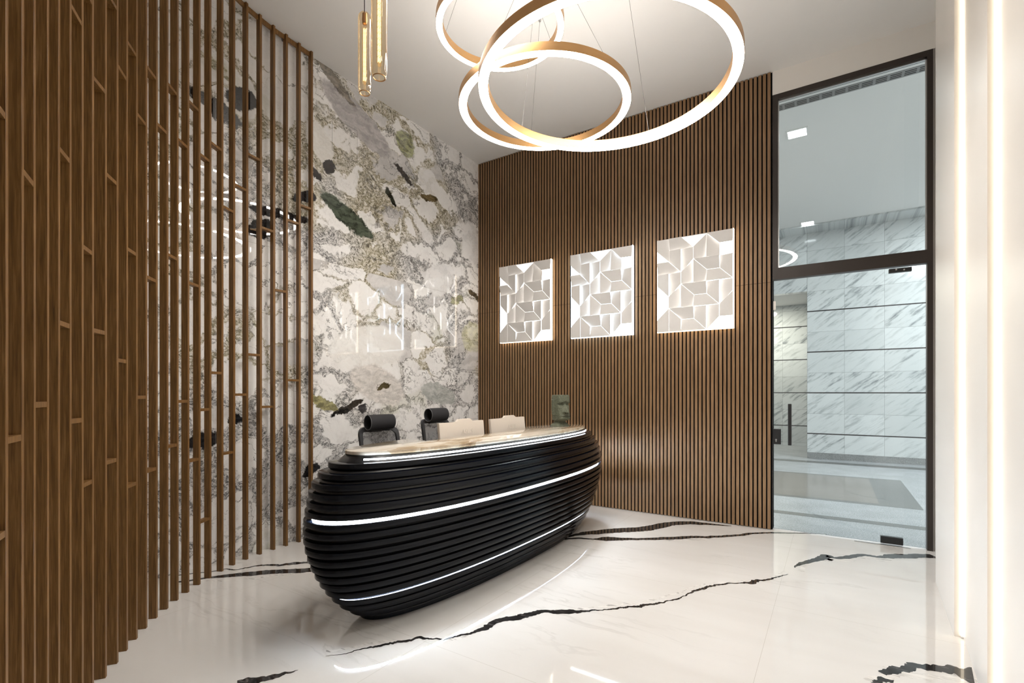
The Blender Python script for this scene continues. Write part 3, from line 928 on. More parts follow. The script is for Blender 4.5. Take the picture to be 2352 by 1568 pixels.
def ring(z, off, zz, notch=True):
    return [(u, v, zz) for u, v in outline(z, off, 200, notch)]
desk = thing('reception_desk', 'glossy black boat-shaped reception desk of stacked layers with white light lines', 'desk', (DXC, DYC, 0), DPHI)
TH, P0, DPITCH = 0.033, 0.987, 0.0525
for k in range(19):
    zt = P0 - k * DPITCH; zb = zt - TH
    zm = (zt + zb) / 2
    off = 0.0
    bm = bmesh.new()
    n0 = len(outline(zm, 0.0))
    rs = []
    for (o_, zz) in ((-0.004, zb), (-0.0012, zb + 0.0012), (0.0, zb + 0.004), (0.0, zt - 0.004), (-0.0012, zt - 0.0012), (-0.004, zt)):
        r_ = ring(zm, o_, zz)
        if len(r_) != n0:
            r_ = [(u * (1 + o_ / 0.4), v * (1 + o_ / 1.6), zz) for u, v in outline(zm, 0.0)]
        rs.append(r_)
    loft(bm, rs)
    obj('desk_layer', bm, 'desk_gloss', desk, smooth=40)
# recessed core between the layers
bm = bmesh.new()
ref = None
rs = []
for i in range(24):
    z = 0.012 + (1.028 - 0.012) * i / 23
    s_ = [(u, v) for u, v in outline(z, -0.034)]
    if ref is None: ref = len(s_)
    if len(s_) != ref:
        # keep the point count by resampling each run onto the first ring's layout
        a, b = lag(z, AK) - 0.034, lag(z, BK) - 0.034
        a0, b0 = lag(0.012, AK) - 0.034, lag(0.012, BK) - 0.034
        s_ = []
        for (u, v) in outline(0.012, -0.034):
            if (abs(v - NV0) < 1e-6 or abs(v - NV1) < 1e-6 or abs(u - NU0) < 1e-6):
                if abs(u - NU0) < 1e-6: s_.append((u, v))
                else:
                    tv = min(1, abs(v) / a); s_.append((-b * (1 - tv ** DP) ** (1 / DP), v))
            else: s_.append((u * b / b0, v * a / a0))
    rs.append([(u, v, z) for u, v in s_])
loft(bm, rs)
obj('core', bm, 'desk_core', desk, smooth=40)
# stone countertop
bm = bmesh.new()
n0 = len(outline(1.05, 0.0)); rs = []
for (o_, zz) in ((-0.006, 1.026), (-0.001, 1.029), (0.0, 1.034), (0.0, 1.042), (-0.001, 1.047), (-0.006, 1.050)):
    rs.append([(u * (1 + o_ / 0.32), v * (1 + o_ / 1.47), zz) for u, v in outline(1.05, 0.0)])
loft(bm, rs)
o = obj('countertop', bm, 'counter', desk, smooth=40); o['label'] = 'polished beige stone top of the desk'


def desk_strip(zc, zprof, h, i0, i1, off, mat='desk_strip_glow'):
    full = outline(zprof, off, 400, False)
    seg = [full[i % 400] for i in range(i0, i1)]
    bm = bmesh.new(); rs = []
    for i, (u, v) in enumerate(seg):
        a = Vector(seg[max(0, i - 1)]); b = Vector(seg[min(len(seg) - 1, i + 1)]); t = (b - a).normalized(); n = Vector((t.y, -t.x))
        if n.dot(Vector((u, v))) < 0: n = -n
        p = Vector((u, v)); q = p + n * 0.004
        rs.append([(p.x, p.y, zc - h / 2), (q.x, q.y, zc - h / 2), (q.x, q.y, zc + h / 2), (p.x, p.y, zc + h / 2)])
    loft(bm, rs)
    o = obj('light_strip', bm, mat, desk)
    return o
zs_mid = P0 - 5 * DPITCH - TH - (DPITCH - TH) / 2
zs_bot = P0 - 14 * DPITCH - TH - (DPITCH - TH) / 2
o = desk_strip(1.004, 1.004, 0.010, 17, 171, -0.0338, 'desk_top_strip_glow'); o['label'] = 'white light line under the countertop'
o = desk_strip(zs_mid, zs_mid, 0.013, -5, 222, -0.0338); o['label'] = 'white light line round the middle of the desk'
o = desk_strip(zs_bot, zs_bot, 0.007, -5, 222, -0.0338); o['label'] = 'thin white light line near the foot of the desk'
# low worktop in the sitters' bay
obj('worktop', bbox(-0.60, NV0 - 0.03, 0.715, NU0 - 0.002, NV1 + 0.03, 0.740, 0.003), 'worktop', desk)
for v in (-1.0, -0.4, 0.3, 0.95):
    bm = bmesh.new(); lathe(bm, [(0.016, 0.0), (0.016, 0.012)], 12, (0.05, v, 0))
    obj('foot', bm, 'black_metal', desk)

# ------------------------------------------------------------------ things on the desk
def make_monitor(name, label):
    """local +x is the back of the screen, turned to the visitors; origin at the foot of its stand"""
    t = thing(name, label, 'computer', group='computers on the desk')
    W, H, Z0, D = 0.575, 0.345, 0.076, 0.024
    Z1 = Z0 + H
    pts = [(-W / 2, Z0), (W / 2, Z0), (W / 2, Z1), (0.13, Z1), (0.105, Z1 + 0.022), (-0.045, Z1 + 0.022), (-0.07, Z1), (-W / 2, Z1)]
    bm = bmesh.new()
    def slope(zz): return -(zz - Z0) * 0.10          # tilts back towards the sitter's view
    rs = [[(x + 0.0 + slope(z), y, z) for y, z in pts] for x in (-D / 2, D / 2)]
    loft(bm, rs)
    bmesh.ops.bevel(bm, geom=[e for e in bm.edges], offset=0.003, segments=2, affect='EDGES')
    sh = obj('shell', bm, 'monitor', t, smooth=35)
    bm = bmesh.new()
    y0, y1 = -W / 2 + 0.01, W / 2 - 0.01
    v = [bm.verts.new((-D / 2 - 0.0008 + slope(z), y, z)) for y, z in ((y0, Z0 + 0.045), (y1, Z0 + 0.045), (y1, Z1 - 0.01), (y0, Z1 - 0.01))]
    v2 = [bm.verts.new((-D / 2 + 0.001 + slope(z), y, z)) for y, z in ((y0, Z0 + 0.045), (y1, Z0 + 0.045), (y1, Z1 - 0.01), (y0, Z1 - 0.01))]
    bm.faces.new(v); bm.faces.new(list(reversed(v2)))
    for i in range(4): bm.faces.new((v[i], v2[i], v2[(i + 1) % 4], v[(i + 1) % 4]))
    obj('screen', bm, 'screen', t)
    # embossed maker's lettering on the back
    cu = bpy.data.curves.new('lettering', 'FONT'); cu.body = 'ASUS'; cu.size = 0.062; cu.extrude = 0.0012; cu.align_x = 'CENTER'; cu.align_y = 'CENTER'; cu.shear = 0.25
    cu.space_character = 1.05
    to = bpy.data.objects.new('lettering_curve', cu); C.objects.link(to)
    dg = bpy.context.evaluated_depsgraph_get(); dg.update()
    me = bpy.data.meshes.new_from_object(to.evaluated_get(dg)); me.name = 'lettering'
    C.objects.unlink(to); bpy.data.objects.remove(to)
    me.materials.clear(); me.materials.append(simple('beige_emboss', (0.66, 0.595, 0.525), 0.4))
    lo = bpy.data.objects.new('lettering', me); C.objects.link(lo); lo.parent = sh
    zc = 0.302 + 0.035
    lo.matrix_local = Matrix.Translation((D / 2 + 0.0004 + slope(zc), 0.045, zc)) @ Matrix.Rotation(PI / 2, 4, 'Z') @ Matrix.Rotation(PI / 2, 4, 'X')
    lo.matrix_local = Matrix.Translation((D / 2 + 0.0004 + slope(zc), 0.045, zc)) @ Matrix.Rotation(-0.10, 4, 'Y') @ Matrix.Rotation(PI / 2, 4, 'Z') @ Matrix.Rotation(PI / 2, 4, 'X')
    bm = bmesh.new()
    loft(bm, [[(x0, -wy, z), (x1, -wy, z), (x1, wy, z), (x0, wy, z)] for (x0, x1, wy, z) in ((0.005, 0.030, 0.05, 0.008), (0.008, 0.026, 0.045, 0.10), (-0.018, -0.004, 0.045, 0.22))])
    st = obj('stand_neck', bm, 'monitor', t)
    obj('stand_base', bbox(-0.12, -0.11, 0.0, 0.042, 0.11, 0.009, 0.003), 'monitor', t)
    return t


def copy_tree(o, parent=None):
    c = o.copy(); C.objects.link(c)
    if parent is not None: c.parent = parent
    for ch in list(o.children): copy_tree(ch, c)
    return c
mon = make_monitor('computer_monitor', 'beige computer seen from behind on the desk, the nearer one beside the dark chairs')
mon.location = (-2.510, 3.150, 0.7405); mon.rotation_euler = (0, 0, 0.0)
mon2 = copy_tree(mon)
mon2['label'] = 'beige computer seen from behind on the desk, the farther one nearer the stone head'
mon2.location = (-2.525, 3.850, 0.7405)

# carved stone head on the countertop
def make_head():
    t = thing('stone_head', 'grey-green carved stone head ornament with heavy brow at the far end of the countertop', 'ornament')
    NT, NZ, H = 112, 120, 0.325
    def g(v, c, s): return math.exp(-((v - c) / s) ** 2)
    def sst(a, b, v):
        u = max(0.0, min(1.0, (v - a) / (b - a))); return u * u * (3 - 2 * u)
    bm = bmesh.new(); rings = []
    for j in range(NZ + 1):
        z = j / NZ
        # half width (y) and half depth (x) of the block at this height
        hw = 0.072 + 0.010 * sst(0.2, 0.6, z) - 0.004 * sst(0.85, 1, z)
        hd = 0.072 + 0.004 * sst(0.2, 0.9, z)
        if z < 0.20:
            k = sst(0.10, 0.20, z); base = 1.22 - 0.42 * sst(0.0, 0.14, z)
            hw = hw * (base * (1 - k) + 1.0 * k); hd = hd * (base * (1 - k) + 1.0 * k)
            neck = g(z, 0.155, 0.035); hw -= 0.010 * neck; hd -= 0.014 * neck
        if z > 0.965:
            k = (z - 0.965) / 0.035; hw *= 1 - 0.05 * k * k; hd *= 1 - 0.05 * k * k
        row = []
        for i in range(NT):
            th = 2 * PI * i / NT; c_, s_ = math.cos(th), math.sin(th)
            e = 2 / 3.0
            x = hd * math.copysign(abs(c_) ** e, c_); y = hw * math.copysign(abs(s_) ** e, s_)
            fr = sst(0.15, 0.75, c_)                       # 1 on the face
            f = 0.0
            tilt = 0.044 * (1 - sst(0.15, 1.05, z)) * sst(0.17, 0.23, z)
            f += tilt                                       # chin juts forward
            f += 0.019 * sst(0.725 + 0.05 * g(y, 0, 0.03), 0.75 + 0.05 * g(y, 0, 0.03), z)                # forehead and brow overhang
            eye = g(z, 0.70, 0.055) * (g(y, 0.040, 0.030) + g(y, -0.040, 0.030)); f -= 0.020 * eye
            wn = 0.012 + 0.016 * (1 - sst(0.44, 0.72, z))
            nose = sst(0.42, 0.45, z) * (1 - sst(0.72, 0.77, z)) * g(y, 0, wn)
            f += nose * (0.020 + 0.036 * (1 - sst(0.44, 0.74, z)))
            f += 0.010 * g(z, 0.335, 0.020) * g(y, 0, 0.042)  # upper lip
            f += 0.008 * g(z, 0.265, 0.030) * g(y, 0, 0.046)  # lower lip and chin
            f -= 0.012 * g(z, 0.302, 0.010) * g(y, 0, 0.040)  # mouth line
            f -= 0.010 * g(z, 0.50, 0.10) * sst(0.045, 0.062, abs(y))  # hollow of the cheek's side
            x += fr * f
            # long ears
            side = sst(0.80, 0.98, abs(s_))
            y += math.copysign(1, s_) * side * (0.019 * sst(0.33, 0.37, z) * (1 - sst(0.83, 0.86, z)) * g(x, -0.006, 0.020))
            row.append((x, y, z * H))
        rings.append(row)
    loft(bm, rings)
    h = obj('head', bm, 'stone_head', t, smooth=50)
    for s in (-1, 1):
        bm = bmesh.new(); bmesh.ops.create_uvsphere(bm, u_segments=12, v_segments=8, radius=0.010)
        bmesh.ops.scale(bm, verts=bm.verts, vec=(0.9, 0.9, 0.5)); bmesh.ops.translate(bm, verts=bm.verts, vec=(0.124, s * 0.013, 0.1400))
        o = obj('nostril', bm, 'felt', t, smooth=60)
    return t
hd = make_head()
hd.location = (-2.395, 4.60, 1.0502); hd.rotation_euler = (0, 0, math.radians(-28))

# ------------------------------------------------------------------ office chairs
MAT['grey_piping'] = simple('grey_piping', (0.12, 0.12, 0.125), 0.6)


def make_chair(label):
    """faces local +x; origin on the floor under the seat"""
    t = thing('office_chair', label, 'chair', group='office chairs behind the desk')
    bm = bmesh.new()
    rs = []
    for i in range(13):                                # seat cushion
        u = -1 + 2 * i / 12
        hw = 0.245 * (1 - 0.10 * max(0, -u)) * (1 - 0.15 * abs(u) ** 6); x = 0.235 * u
        top = 0.495 - 0.020 * max(0, u) ** 3 - 0.012 * math.cos(u * PI / 2); bot = 0.425
        rs.append([(x, -hw, bot + 0.015), (x, -hw * 0.9, bot), (x, hw * 0.9, bot), (x, hw, bot + 0.015), (x, hw, top - 0.02), (x, hw * 0.9, top), (x, 0, top - 0.008), (x, -hw * 0.9, top), (x, -hw, top - 0.02)])
    loft(bm, rs)
    obj('seat', bm, 'chair_fabric', t, smooth=60)
    # back: rounded frame with mesh
    def bx(z, y): return -0.235 - 0.045 * ((z - 0.78) / 0.30) ** 2 * (1 if z > 0.78 else 0.35) + 0.035 * (y / 0.24) ** 2
    cor = []
    def corner(cy, cz, r, a0, a1):
        for i in range(7):
            a = a0 + (a1 - a0) * i / 6; cor.append((cy + r * math.cos(a), cz + r * math.sin(a)))
    corner(0.160, 0.62, 0.05, -PI / 2, 0); corner(0.145, 1.005, 0.075, 0, PI / 2)
    corner(-0.145, 1.005, 0.075, PI / 2, PI); corner(-0.160, 0.62, 0.05, PI, 1.5 * PI)
    fine = []
    for (a, b) in zip(cor, cor[1:] + cor[:1]):
        n = max(1, int(math.hypot(b[0] - a[0], b[1] - a[1]) / 0.03))
        for k in range(n): fine.append((a[0] + (b[0] - a[0]) * k / n, a[1] + (b[1] - a[1]) * k / n))
    bm = bmesh.new(); rings = []
    N = len(fine)
    cy_, cz_ = 0, 0.82
    for i, (y, z) in enumerate(fine):
        pv, nx = fine[i - 1], fine[(i + 1) % N]
        tx, tz = nx[0] - pv[0], nx[1] - pv[1]; l = math.hypot(tx, tz); ny, nz = tz / l, -tx / l
        w_ = 0.030 + 0.014 * max(0, (z - 0.95) / 0.13)
        x = bx(z, y)
        rings.append([(x + 0.012, y, z), (x - 0.012, y, z), (x - 0.010, y - ny * w_, z - nz * w_), (x + 0.010, y - ny * w_, z - nz * w_)])
    rings.append(rings[0]); loft(bm, rings, True, False); bmesh.ops.remove_doubles(bm, verts=bm.verts, dist=1e-6)
    obj('back_frame', bm, 'chair_plastic', t, smooth=40)
    bm = bmesh.new(); NY, NZ_ = 16, 22; grid = []
    for j in range(NZ_ + 1):
        z = 0.590 + (1.062 - 0.590) * j / NZ_
        hw = 0.188
        if z > 0.99: hw = 0.128 + 0.060 * math.sqrt(max(0, 1 - ((z - 0.99) / 0.073) ** 2))
        grid.append([(bx(z, hw * (2 * i / NY - 1)), hw * (2 * i / NY - 1), z) for i in range(NY + 1)])
    loft(bm, grid, False, False)
    obj('mesh_back', bm, 'mesh_back', t, smooth=60)
    # rolled headrest, open at the back
    bm = bmesh.new(); rs = []
    def section(y, k, bulge):
        return [(-0.235 + 0.058 * math.cos(2 * PI * q / 40) * k + bulge, y, 1.152 + 0.069 * math.sin(2 * PI * q / 40) * k) for q in range(40)]
    rs.append(section(-0.070, 0.80, 0.014)); rs.append(section(-0.131, 0.86, 0.014)); rs.append(section(-0.134, 0.90, 0.014))
    NS = 15
    for i in range(NS):
        u = -1 + 2 * i / (NS - 1)
        rs.append(section(0.134 * u, 1 - 0.05 * u ** 6, 0.014 * u * u))
    rs.append(section(0.134, 0.90, 0.014)); rs.append(section(0.131, 0.86, 0.014)); rs.append(section(0.070, 0.80, 0.014))
    loft(bm, rs)
    hr = obj('headrest', bm, 'chair_fabric', t, smooth=50)
    for s in (-1, 1):
        bm = bmesh.new()
        tube(bm, [(-0.221 + 0.0545 * math.cos(2 * PI * q / 40), s * 0.1345, 1.152 + 0.0650 * math.sin(2 * PI * q / 40)) for q in range(40)], 0.0028, 6, True)
        obj('piping', bm, 'grey_piping', hr, smooth=60)
    obj('headrest_bracket', bbox(-0.300, -0.06, 1.060, -0.262, 0.06, 1.125, 0.01), 'chair_plastic', t)
    # spine, arms, column, base, castors
    bm = bmesh.new(); tube(bm, [(0.0, 0, 0.415), (-0.20, 0, 0.41), (-0.29, 0, 0.50), (-0.285, 0, 0.75), (-0.295, 0, 0.90)], [0.03, 0.03, 0.026, 0.02, 0.014], 10)
    obj('spine', bm, 'chair_plastic', t, smooth=60)
    for s in (-1, 1):
        bm = bmesh.new(); tube(bm, [(-0.05, s * 0.20, 0.42), (-0.05, s * 0.285, 0.43), (-0.05, s * 0.295, 0.50), (-0.04, s * 0.295, 0.675)], 0.017, 8)
        am = obj('armrest', bm, 'chair_plastic', t, smooth=60)
        obj('arm_pad', bbox(-0.16, s * 0.295 - 0.045, 0.675, 0.10, s * 0.295 + 0.045, 0.70, 0.01), 'chair_plastic', am)
    bm = bmesh.new(); lathe(bm, [(0.028, 0.11), (0.028, 0.25), (0.018, 0.25), (0.018, 0.42)], 16)
    obj('gas_column', bm, 'black_metal', t, smooth=40)
    bm = bmesh.new()
    for k in range(5):
        a = 2 * PI * k / 5 + 0.3
        tube(bm, [(0, 0, 0.115), (0.15 * math.cos(a), 0.15 * math.sin(a), 0.10), (0.30 * math.cos(a), 0.30 * math.sin(a), 0.075)], [0.035, 0.026, 0.018], 8)
    obj('star_base', bm, 'chair_plastic', t, smooth=50)
    for k in range(5):
        a = 2 * PI * k / 5 + 0.3
        bm = bmesh.new(); lathe(bm, [(0.010, -0.022), (0.027, -0.020), (0.029, 0), (0.027, 0.020), (0.010, 0.022)], 16)
        bmesh.ops.rotate(bm, verts=bm.verts, matrix=Matrix.Rotation(PI / 2, 3, 'X')); bmesh.ops.rotate(bm, verts=bm.verts, matrix=Matrix.Rotation(a + 0.7, 3, 'Z'))
        bmesh.ops.translate(bm, verts=bm.verts, vec=(0.30 * math.cos(a), 0.30 * math.sin(a), 0.0295))
        obj('castor', bm, 'black_metal', t, smooth=50)
    return t
ch1 = make_chair('charcoal mesh office chair with a rolled headrest, behind the near end of the desk')
ch1.location = (-3.220, 3.075, 0.0); ch1.rotation_euler = (0, 0, math.radians(-4))
ch2 = copy_tree(ch1)
ch2['label'] = 'charcoal mesh office chair with a rolled headrest, partly hidden behind the nearer beige computer'
ch2.location = (-3.220, 3.862, 0.0); ch2.rotation_euler = (0, 0, math.radians(2))
for o in list(ch2.children):
    if o.name.split('.')[0] in ('back_frame', 'mesh_back', 'headrest', 'headrest_bracket'): o.location.z += 0.038
for c_ in (ch1, ch2):
    for o in c_.children:
        if o.name.split('.')[0] in ('back_frame', 'mesh_back'): o.location.z += 0.010
        if o.name.split('.')[0] in ('headrest', 'headrest_bracket'): o.location.z -= 0.020

# ------------------------------------------------------------------ ring lights
MAT['cable_grey'] = simple('grey_cable', (0.16, 0.15, 0.14), 0.5)


def ring_light(name, label, cx, cy, h, R, w_, cab):
    zb = CAMH + h
    t = thing(name, label, 'ceiling light', (cx, cy, zb), 0, 'glowing rings hung from the ceiling')
    seg = 160; hh = 0.060
    Ri = R - w_
    def circ(r, z): return [(r * math.cos(2 * PI * i / seg), r * math.sin(2 * PI * i / seg), z) for i in range(seg)]
    bm = bmesh.new()
    prof = [(Ri, 0.0), (Ri, hh), (R, hh), (R, 0.0), (R - 0.0025, 0.0), (R - 0.0025, 0.004), (Ri + 0.0025, 0.004), (Ri + 0.0025, 0.0)]
    rs = [circ(r, z) for r, z in prof]; rs.append(rs[0]); loft(bm, rs, True, False); bmesh.ops.remove_doubles(bm, verts=bm.verts, dist=1e-6)
    obj('ring_body', bm, 'gold', t, smooth=35)
    bm = bmesh.new()
    prof = [(Ri + 0.0028, 0.0035), (Ri + 0.0028, -0.0005), (R - 0.0028, -0.0005), (R - 0.0028, 0.0035)]
    rs = [circ(r, z) for r, z in prof]; rs.append(rs[0]); loft(bm, rs, True, False); bmesh.ops.remove_doubles(bm, verts=bm.verts, dist=1e-6)
    obj('diffuser', bm, 'ring_glow', t)
    bm = bmesh.new()
    prof = [(Ri + 0.004, hh + 0.0004), (R - 0.004, hh + 0.0004), (R - 0.004, hh + 0.002), (Ri + 0.004, hh + 0.002)]
    rs = [circ(r, z) for r, z in prof]; rs.append(rs[0]); loft(bm, rs, True, False); bmesh.ops.remove_doubles(bm, verts=bm.verts, dist=1e-6)
    obj('added_upglow', bm, 'ring_up_glow' if h < 2.1 else 'ring_up_dim_glow', t)  # emissive band added on top, out of view, to brighten the ceiling
    Rm = (R + Ri) / 2
    for (ax, ay), (bx_, by_) in cab:
        v = Vector((ax - cx, ay - cy)).normalized() * Rm
        bm = bmesh.new(); tube(bm, [(v.x, v.y, hh), (bx_ - cx, by_ - cy, ZC - zb - 0.018)], 0.0013, 6)
        obj('cable', bm, 'cable_grey', t)
        bm = bmesh.new(); lathe(bm, [(0.001, -0.018), (0.010, -0.018), (0.012, -0.015), (0.012, 0.0)], 16, (bx_ - cx, by_ - cy, ZC - zb))
        obj('ceiling_anchor', bm, 'steel', t, smooth=35)
    return t
ring_light('ring_pendant_light', 'largest glowing gold ring, lowest of the three hung from the ceiling', -1.259, 3.060, 2.0, 0.8356, 0.065,
           [((-1.222, 3.792), (-1.363, 3.749)), ((-2.005, 3.26), (-1.933, 3.329)), ((-0.95, 2.30), (-1.02, 2.44))])
ring_light('ring_pendant_light', 'middle-sized glowing gold ring crossing behind the largest ring', -1.961, 3.489, 2.3, 0.6886, 0.0667,
           [((-1.300, 3.266), (-1.747, 3.224)), ((-2.062, 2.786), (-1.832, 3.126)), ((-2.40, 4.00), (-2.15, 3.75))])
ring_light('ring_pendant_light', 'smallest glowing gold ring, highest and leftmost, cut by the top of the photo', -1.999, 2.915, 2.6, 0.4576, 0.0475,
           [((-2.394, 2.801), (-2.274, 2.924)), ((-1.817, 3.242), (-1.978, 3.207)), ((-1.80, 2.55), (-1.86, 2.68))])

# ------------------------------------------------------------------ amber tube pendants
def tube_pendant(label, px, ytop, ybot, d, wpx):
    x = (px - CX) / F
    X, Y = d * (x * VX[0] + VX[1]), d * (x * VY[0] + VY[1])
    zb = CAMH + (HZ - ybot) * d / F; zt = CAMH + (HZ - ytop) * d / F
    R = wpx * d / F / 2; H = zt - zb
    t = thing('tube_pendant_light', label, 'pendant light', (X, Y, zb), 0, 'amber tube pendants')
    bm = bmesh.new()
    prof = [(R * 0.74, 0.0), (R * 0.92, R * 0.35), (R, R * 1.0), (R, H - R * 1.0)] + [(R * math.cos(a), H - R + R * 0.95 * math.sin(a)) for a in (0.4, 0.8, 1.15, 1.4)]
    lathe(bm, prof, 40, cap=False)
    # slight wall thickness at the open foot
    g = obj('glass_tube', bm, 'amber_glass', t, smooth=60)
    bm = bmesh.new()
    tube(bm, [(R * 0.78 * math.cos(a), R * 0.78 * math.sin(a), 0.0) for a in [2 * PI * i / 32 for i in range(32)]], 0.0025, 6, True)
    obj('glass_lip', bm, 'gold', g, smooth=60)
    bm = bmesh.new(); lathe(bm, [(0.004, H - R * 0.2), (0.012, H - R * 0.25), (0.014, H - R * 1.2), (0.012, H - R * 1.9), (0.004, H - R * 2.0)], 16)
    obj('lamp_holder', bm, 'gold', t, smooth=40)
    bm = bmesh.new(); lathe(bm, [(0.002, R * 1.3), (0.012, R * 1.6), (0.0135, R * 2.2), (0.0135, H - R * 2.5), (0.010, H - R * 2.1)], 20, cap=False)
    b = obj('bulb', bm, glass('clear_bulb_glass', (1.0, 0.95, 0.84), 1.3, rim=0.15), t, smooth=60)
    bm = bmesh.new()
    for k in range(4):
        a = PI / 2 * k + 0.4; q = (0.006 * math.cos(a), 0.006 * math.sin(a))
        n = 11; z0 = R * 2.0; z1 = H - R * 2.5
        for i in range(n):
            za = z0 + (z1 - z0) * i / n; zb_ = za + (z1 - z0) / n * 0.80
            tube(bm, [(q[0], q[1], za), (q[0], q[1], zb_)], 0.0020, 6)
    obj('filament', bm, 'bulb_glow', b)
    bm = bmesh.new(); tube(bm, [(0, 0, H - 0.01), (0, 0, ZC - zb - 0.02)], 0.003, 8)
    obj('cord', bm, 'frame', t)
    bm = bmesh.new(); lathe(bm, [(0.001, -0.025), (0.045, -0.025), (0.05, 0.0)], 24, (0, 0, ZC - zb)); obj('canopy', bm, 'gold', t, smooth=35)
tube_pendant('amber glass tube pendant hanging lower, left of the pair', 837.5, 28, 214, 2.7, 29)
tube_pendant('amber glass tube pendant hanging higher, the right one, cut by the photo top', 871, -52, 178, 2.26, 36)

# ------------------------------------------------------------------ relief light panels
FACETS = [  # polygon on the 6 x 8 grid (row 0 at the top), the low side: direction (column, row), None = flat, 'lit' = recessed lit field
    ([(0, 0), (1, 0), (1, 2), (0, 1)], (1, 0)), ([(1, 0), (2, 0), (3, 1), (1, 1)], (0, 1)), ([(2, 0), (4, 0), (3, 1)], 'lit'),
    ([(3, 1), (4, 0), (4, 2), (3, 2)], (1, 0)), ([(4, 0), (5, 1), (5, 2), (4, 2)], (.7, -.7)), ([(4, 0), (6, 0), (6, 1), (5, 1)], (0, -.5)),
    ([(5, 1), (6, 1), (6, 2), (5, 2)], 'lit'), ([(1, 1), (2, 1), (2, 3), (1, 2)], (-.8, 0)), ([(2, 1), (3, 1), (3, 2), (2, 3)], (-1, 0)),
    ([(0, 1), (1, 2), (0, 2)], 'lit'), ([(0, 2), (1, 2), (2, 3), (0, 3)], (0, 1)), ([(0, 3), (1, 3), (1, 5), (0, 4)], (-.8, 0)),
    ([(1, 3), (2, 3), (2, 4), (1, 5)], (-1, 0)), ([(2, 3), (3, 2), (3, 4), (2, 4)], (1, 0)), ([(3, 2), (4, 3), (4, 4), (3, 4)], (1, 0)),
    ([(3, 2), (5, 2), (5, 3), (4, 3)], (0, 1)), ([(5, 2), (6, 2), (6, 4), (5, 3)], (-1, 0)), ([(4, 3), (5, 3), (6, 4), (4, 4)], (0, -1)),
    ([(0, 4), (1, 5), (1, 6), (0, 7)], 'lit'), ([(1, 5), (2, 4), (2, 6), (1, 6)], (1, 0)), ([(2, 4), (3, 5), (3, 6), (2, 6)], (1, 0)),
    ([(2, 4), (4, 4), (4, 5), (3, 5)], (0, 1)), ([(4, 4), (5, 4), (5, 6), (4, 5)], (-1, 0)), ([(3, 5), (4, 5), (5, 6), (3, 6)], (0, -1)),
    ([(5, 4), (6, 4), (6, 5), (5, 6)], (-1, 0)), ([(5, 6), (6, 5), (6, 7), (5, 7)], None), ([(0, 7), (1, 6), (1, 8), (0, 8)], None),
    ([(1, 6), (2, 7), (2, 8), (1, 8)], None), ([(1, 6), (3, 6), (3, 7), (2, 7)], (0, 1)), ([(3, 6), (4, 6), (4, 8), (3, 7)], (-1, 0)),
    ([(4, 6), (5, 6), (5, 7), (4, 8)], (-1, 0)), ([(2, 7), (3, 7), (4, 8), (2, 8)], (0, -1)), ([(5, 7), (6, 7), (6, 8), (4, 8)], 'lit')]


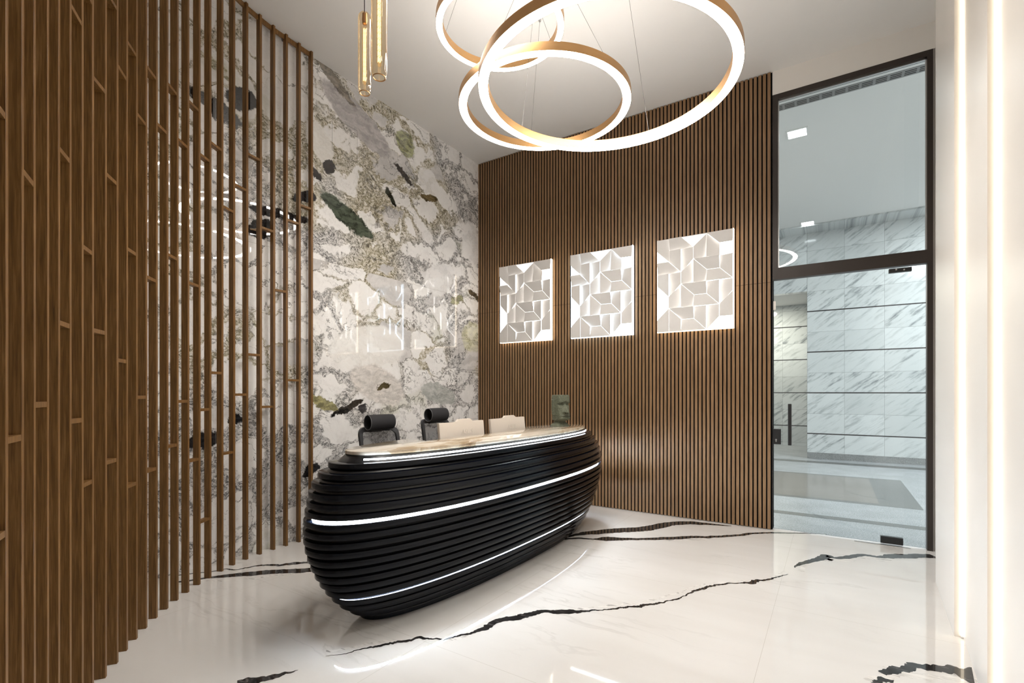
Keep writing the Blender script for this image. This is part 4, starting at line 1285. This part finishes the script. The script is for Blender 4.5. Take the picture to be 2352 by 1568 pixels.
def relief_panel(label, xc, kind):
    W, H, ZB = 0.806, 1.050, 2.078
    t = thing('relief_light_panel', label, 'wall light', (xc, YB - 0.0185, ZB), 0, 'lit relief panels on the slat wall')
    # local: x right, y into the wall (so -y towards the room), z up
    bm = bmesh.new(); box(bm, -W / 2 + 0.01, -0.012, 0.01, W / 2 - 0.01, -0.0005, H - 0.01)
    obj('backing', bm, 'white_plate', t)
    bm = bmesh.new(); box(bm, -W / 2 + 0.012, -0.016, 0.012, W / 2 - 0.012, -0.0125, H - 0.012)
    obj('light_sheet', bm, 'panel_glow_' + kind, t)
    bm = bmesh.new()
    box(bm, W / 2 - 0.004, -0.046, 0, W / 2, -0.001, H); box(bm, -W / 2, -0.030, 0, -W / 2 + 0.004, -0.001, H)
    box(bm, -W / 2 + 0.004, -0.030, 0, W / 2 - 0.004, -0.001, 0.004)
    obj('edge_trim', bm, 'edge_glow_' + kind, t)
    obj('top_trim', bbox(-W / 2 + 0.0045, -0.030, H - 0.004, W / 2 - 0.0045, -0.001, H), 'white_plate', t)
    cw, chh = (W - 0.010) / 6, (H - 0.010) / 8
    for poly, low in FACETS:
        P = [Vector((-W / 2 + 0.005 + c_ * cw, H - 0.005 - r * chh)) for c_, r in poly]
        # shrink a little to leave the slots
        n = len(P); area = sum(P[i].x * P[(i + 1) % n].y - P[(i + 1) % n].x * P[i].y for i in range(n))
        sg = 1 if area > 0 else -1
        gap = 0.0009
        Q = []
        for i in range(n):
            a, b, c_ = P[i - 1], P[i], P[(i + 1) % n]
            d1 = (b - a).normalized(); d2 = (c_ - b).normalized()
            n1 = Vector((-d1.y, d1.x)) * sg; n2 = Vector((-d2.y, d2.x)) * sg
            bis = (n1 + n2); bis = bis / max(0.25, bis.length_squared) * 2
            if bis.length > 2.6: bis = bis.normalized() * 2.6
            Q.append(b + bis * gap)
        if low == 'lit' or low is None:
            dep = [0.0225 if low == 'lit' else 0.050] * n
        else:
            dv = Vector((low[0], -low[1]))
            pr_ = [q.dot(dv.normalized()) for q in Q]; lo, hi = min(pr_), max(pr_)
            amp = 0.034 * dv.length
            dep = [0.058 - amp * (p - lo) / (hi - lo) for p in pr_]
        th = 0.0025
        bm = bmesh.new()
        top = [bm.verts.new((q.x, -d, q.y)) for q, d in zip(Q, dep)]
        bot = [bm.verts.new((q.x, -d + th, q.y)) for q, d in zip(Q, dep)]
        bm.faces.new(top); bm.faces.new(list(reversed(bot)))
        for i in range(n): bm.faces.new((top[i], bot[i], bot[(i + 1) % n], top[(i + 1) % n]))
        obj('relief_facet', bm, ('facet_glow_' + kind) if low == 'lit' else 'white_plate', t)
    return t
relief_panel('white faceted light panel with warm glow, leftmost of three on the slat wall', -3.447, 'warm')
relief_panel('white faceted light panel with bluish glow, middle of three on the slat wall', -2.362, 'cool')
relief_panel('white faceted light panel with warm glow, rightmost of three, nearest the glass door', -1.272, 'warm')

# ------------------------------------------------------------------ vertical light strips in the right wall
def wall_strip(x, y, label):
    t = thing('light_strip', label, 'light strip', (x, y, 0.0), 0, 'vertical light strips in the right wall')
    bm = bmesh.new(); box(bm, -0.012, -0.012, 0.012, -0.0005, -0.0005, ZC - 0.01)
    obj('diffuser', bm, 'wall_strip_glow', t)
    bm = bmesh.new(); box(bm, -0.013, -0.013, 0.002, -0.0005, -0.0005, 0.0115)
    obj('end_cap', bm, 'cream_panel', t)
wall_strip(0.628, edges[1], 'warm vertical light strip in the right wall, next to the door frame')
wall_strip(0.607, edges[2], 'warm vertical light strip in the right wall, nearest the right edge of the photo')
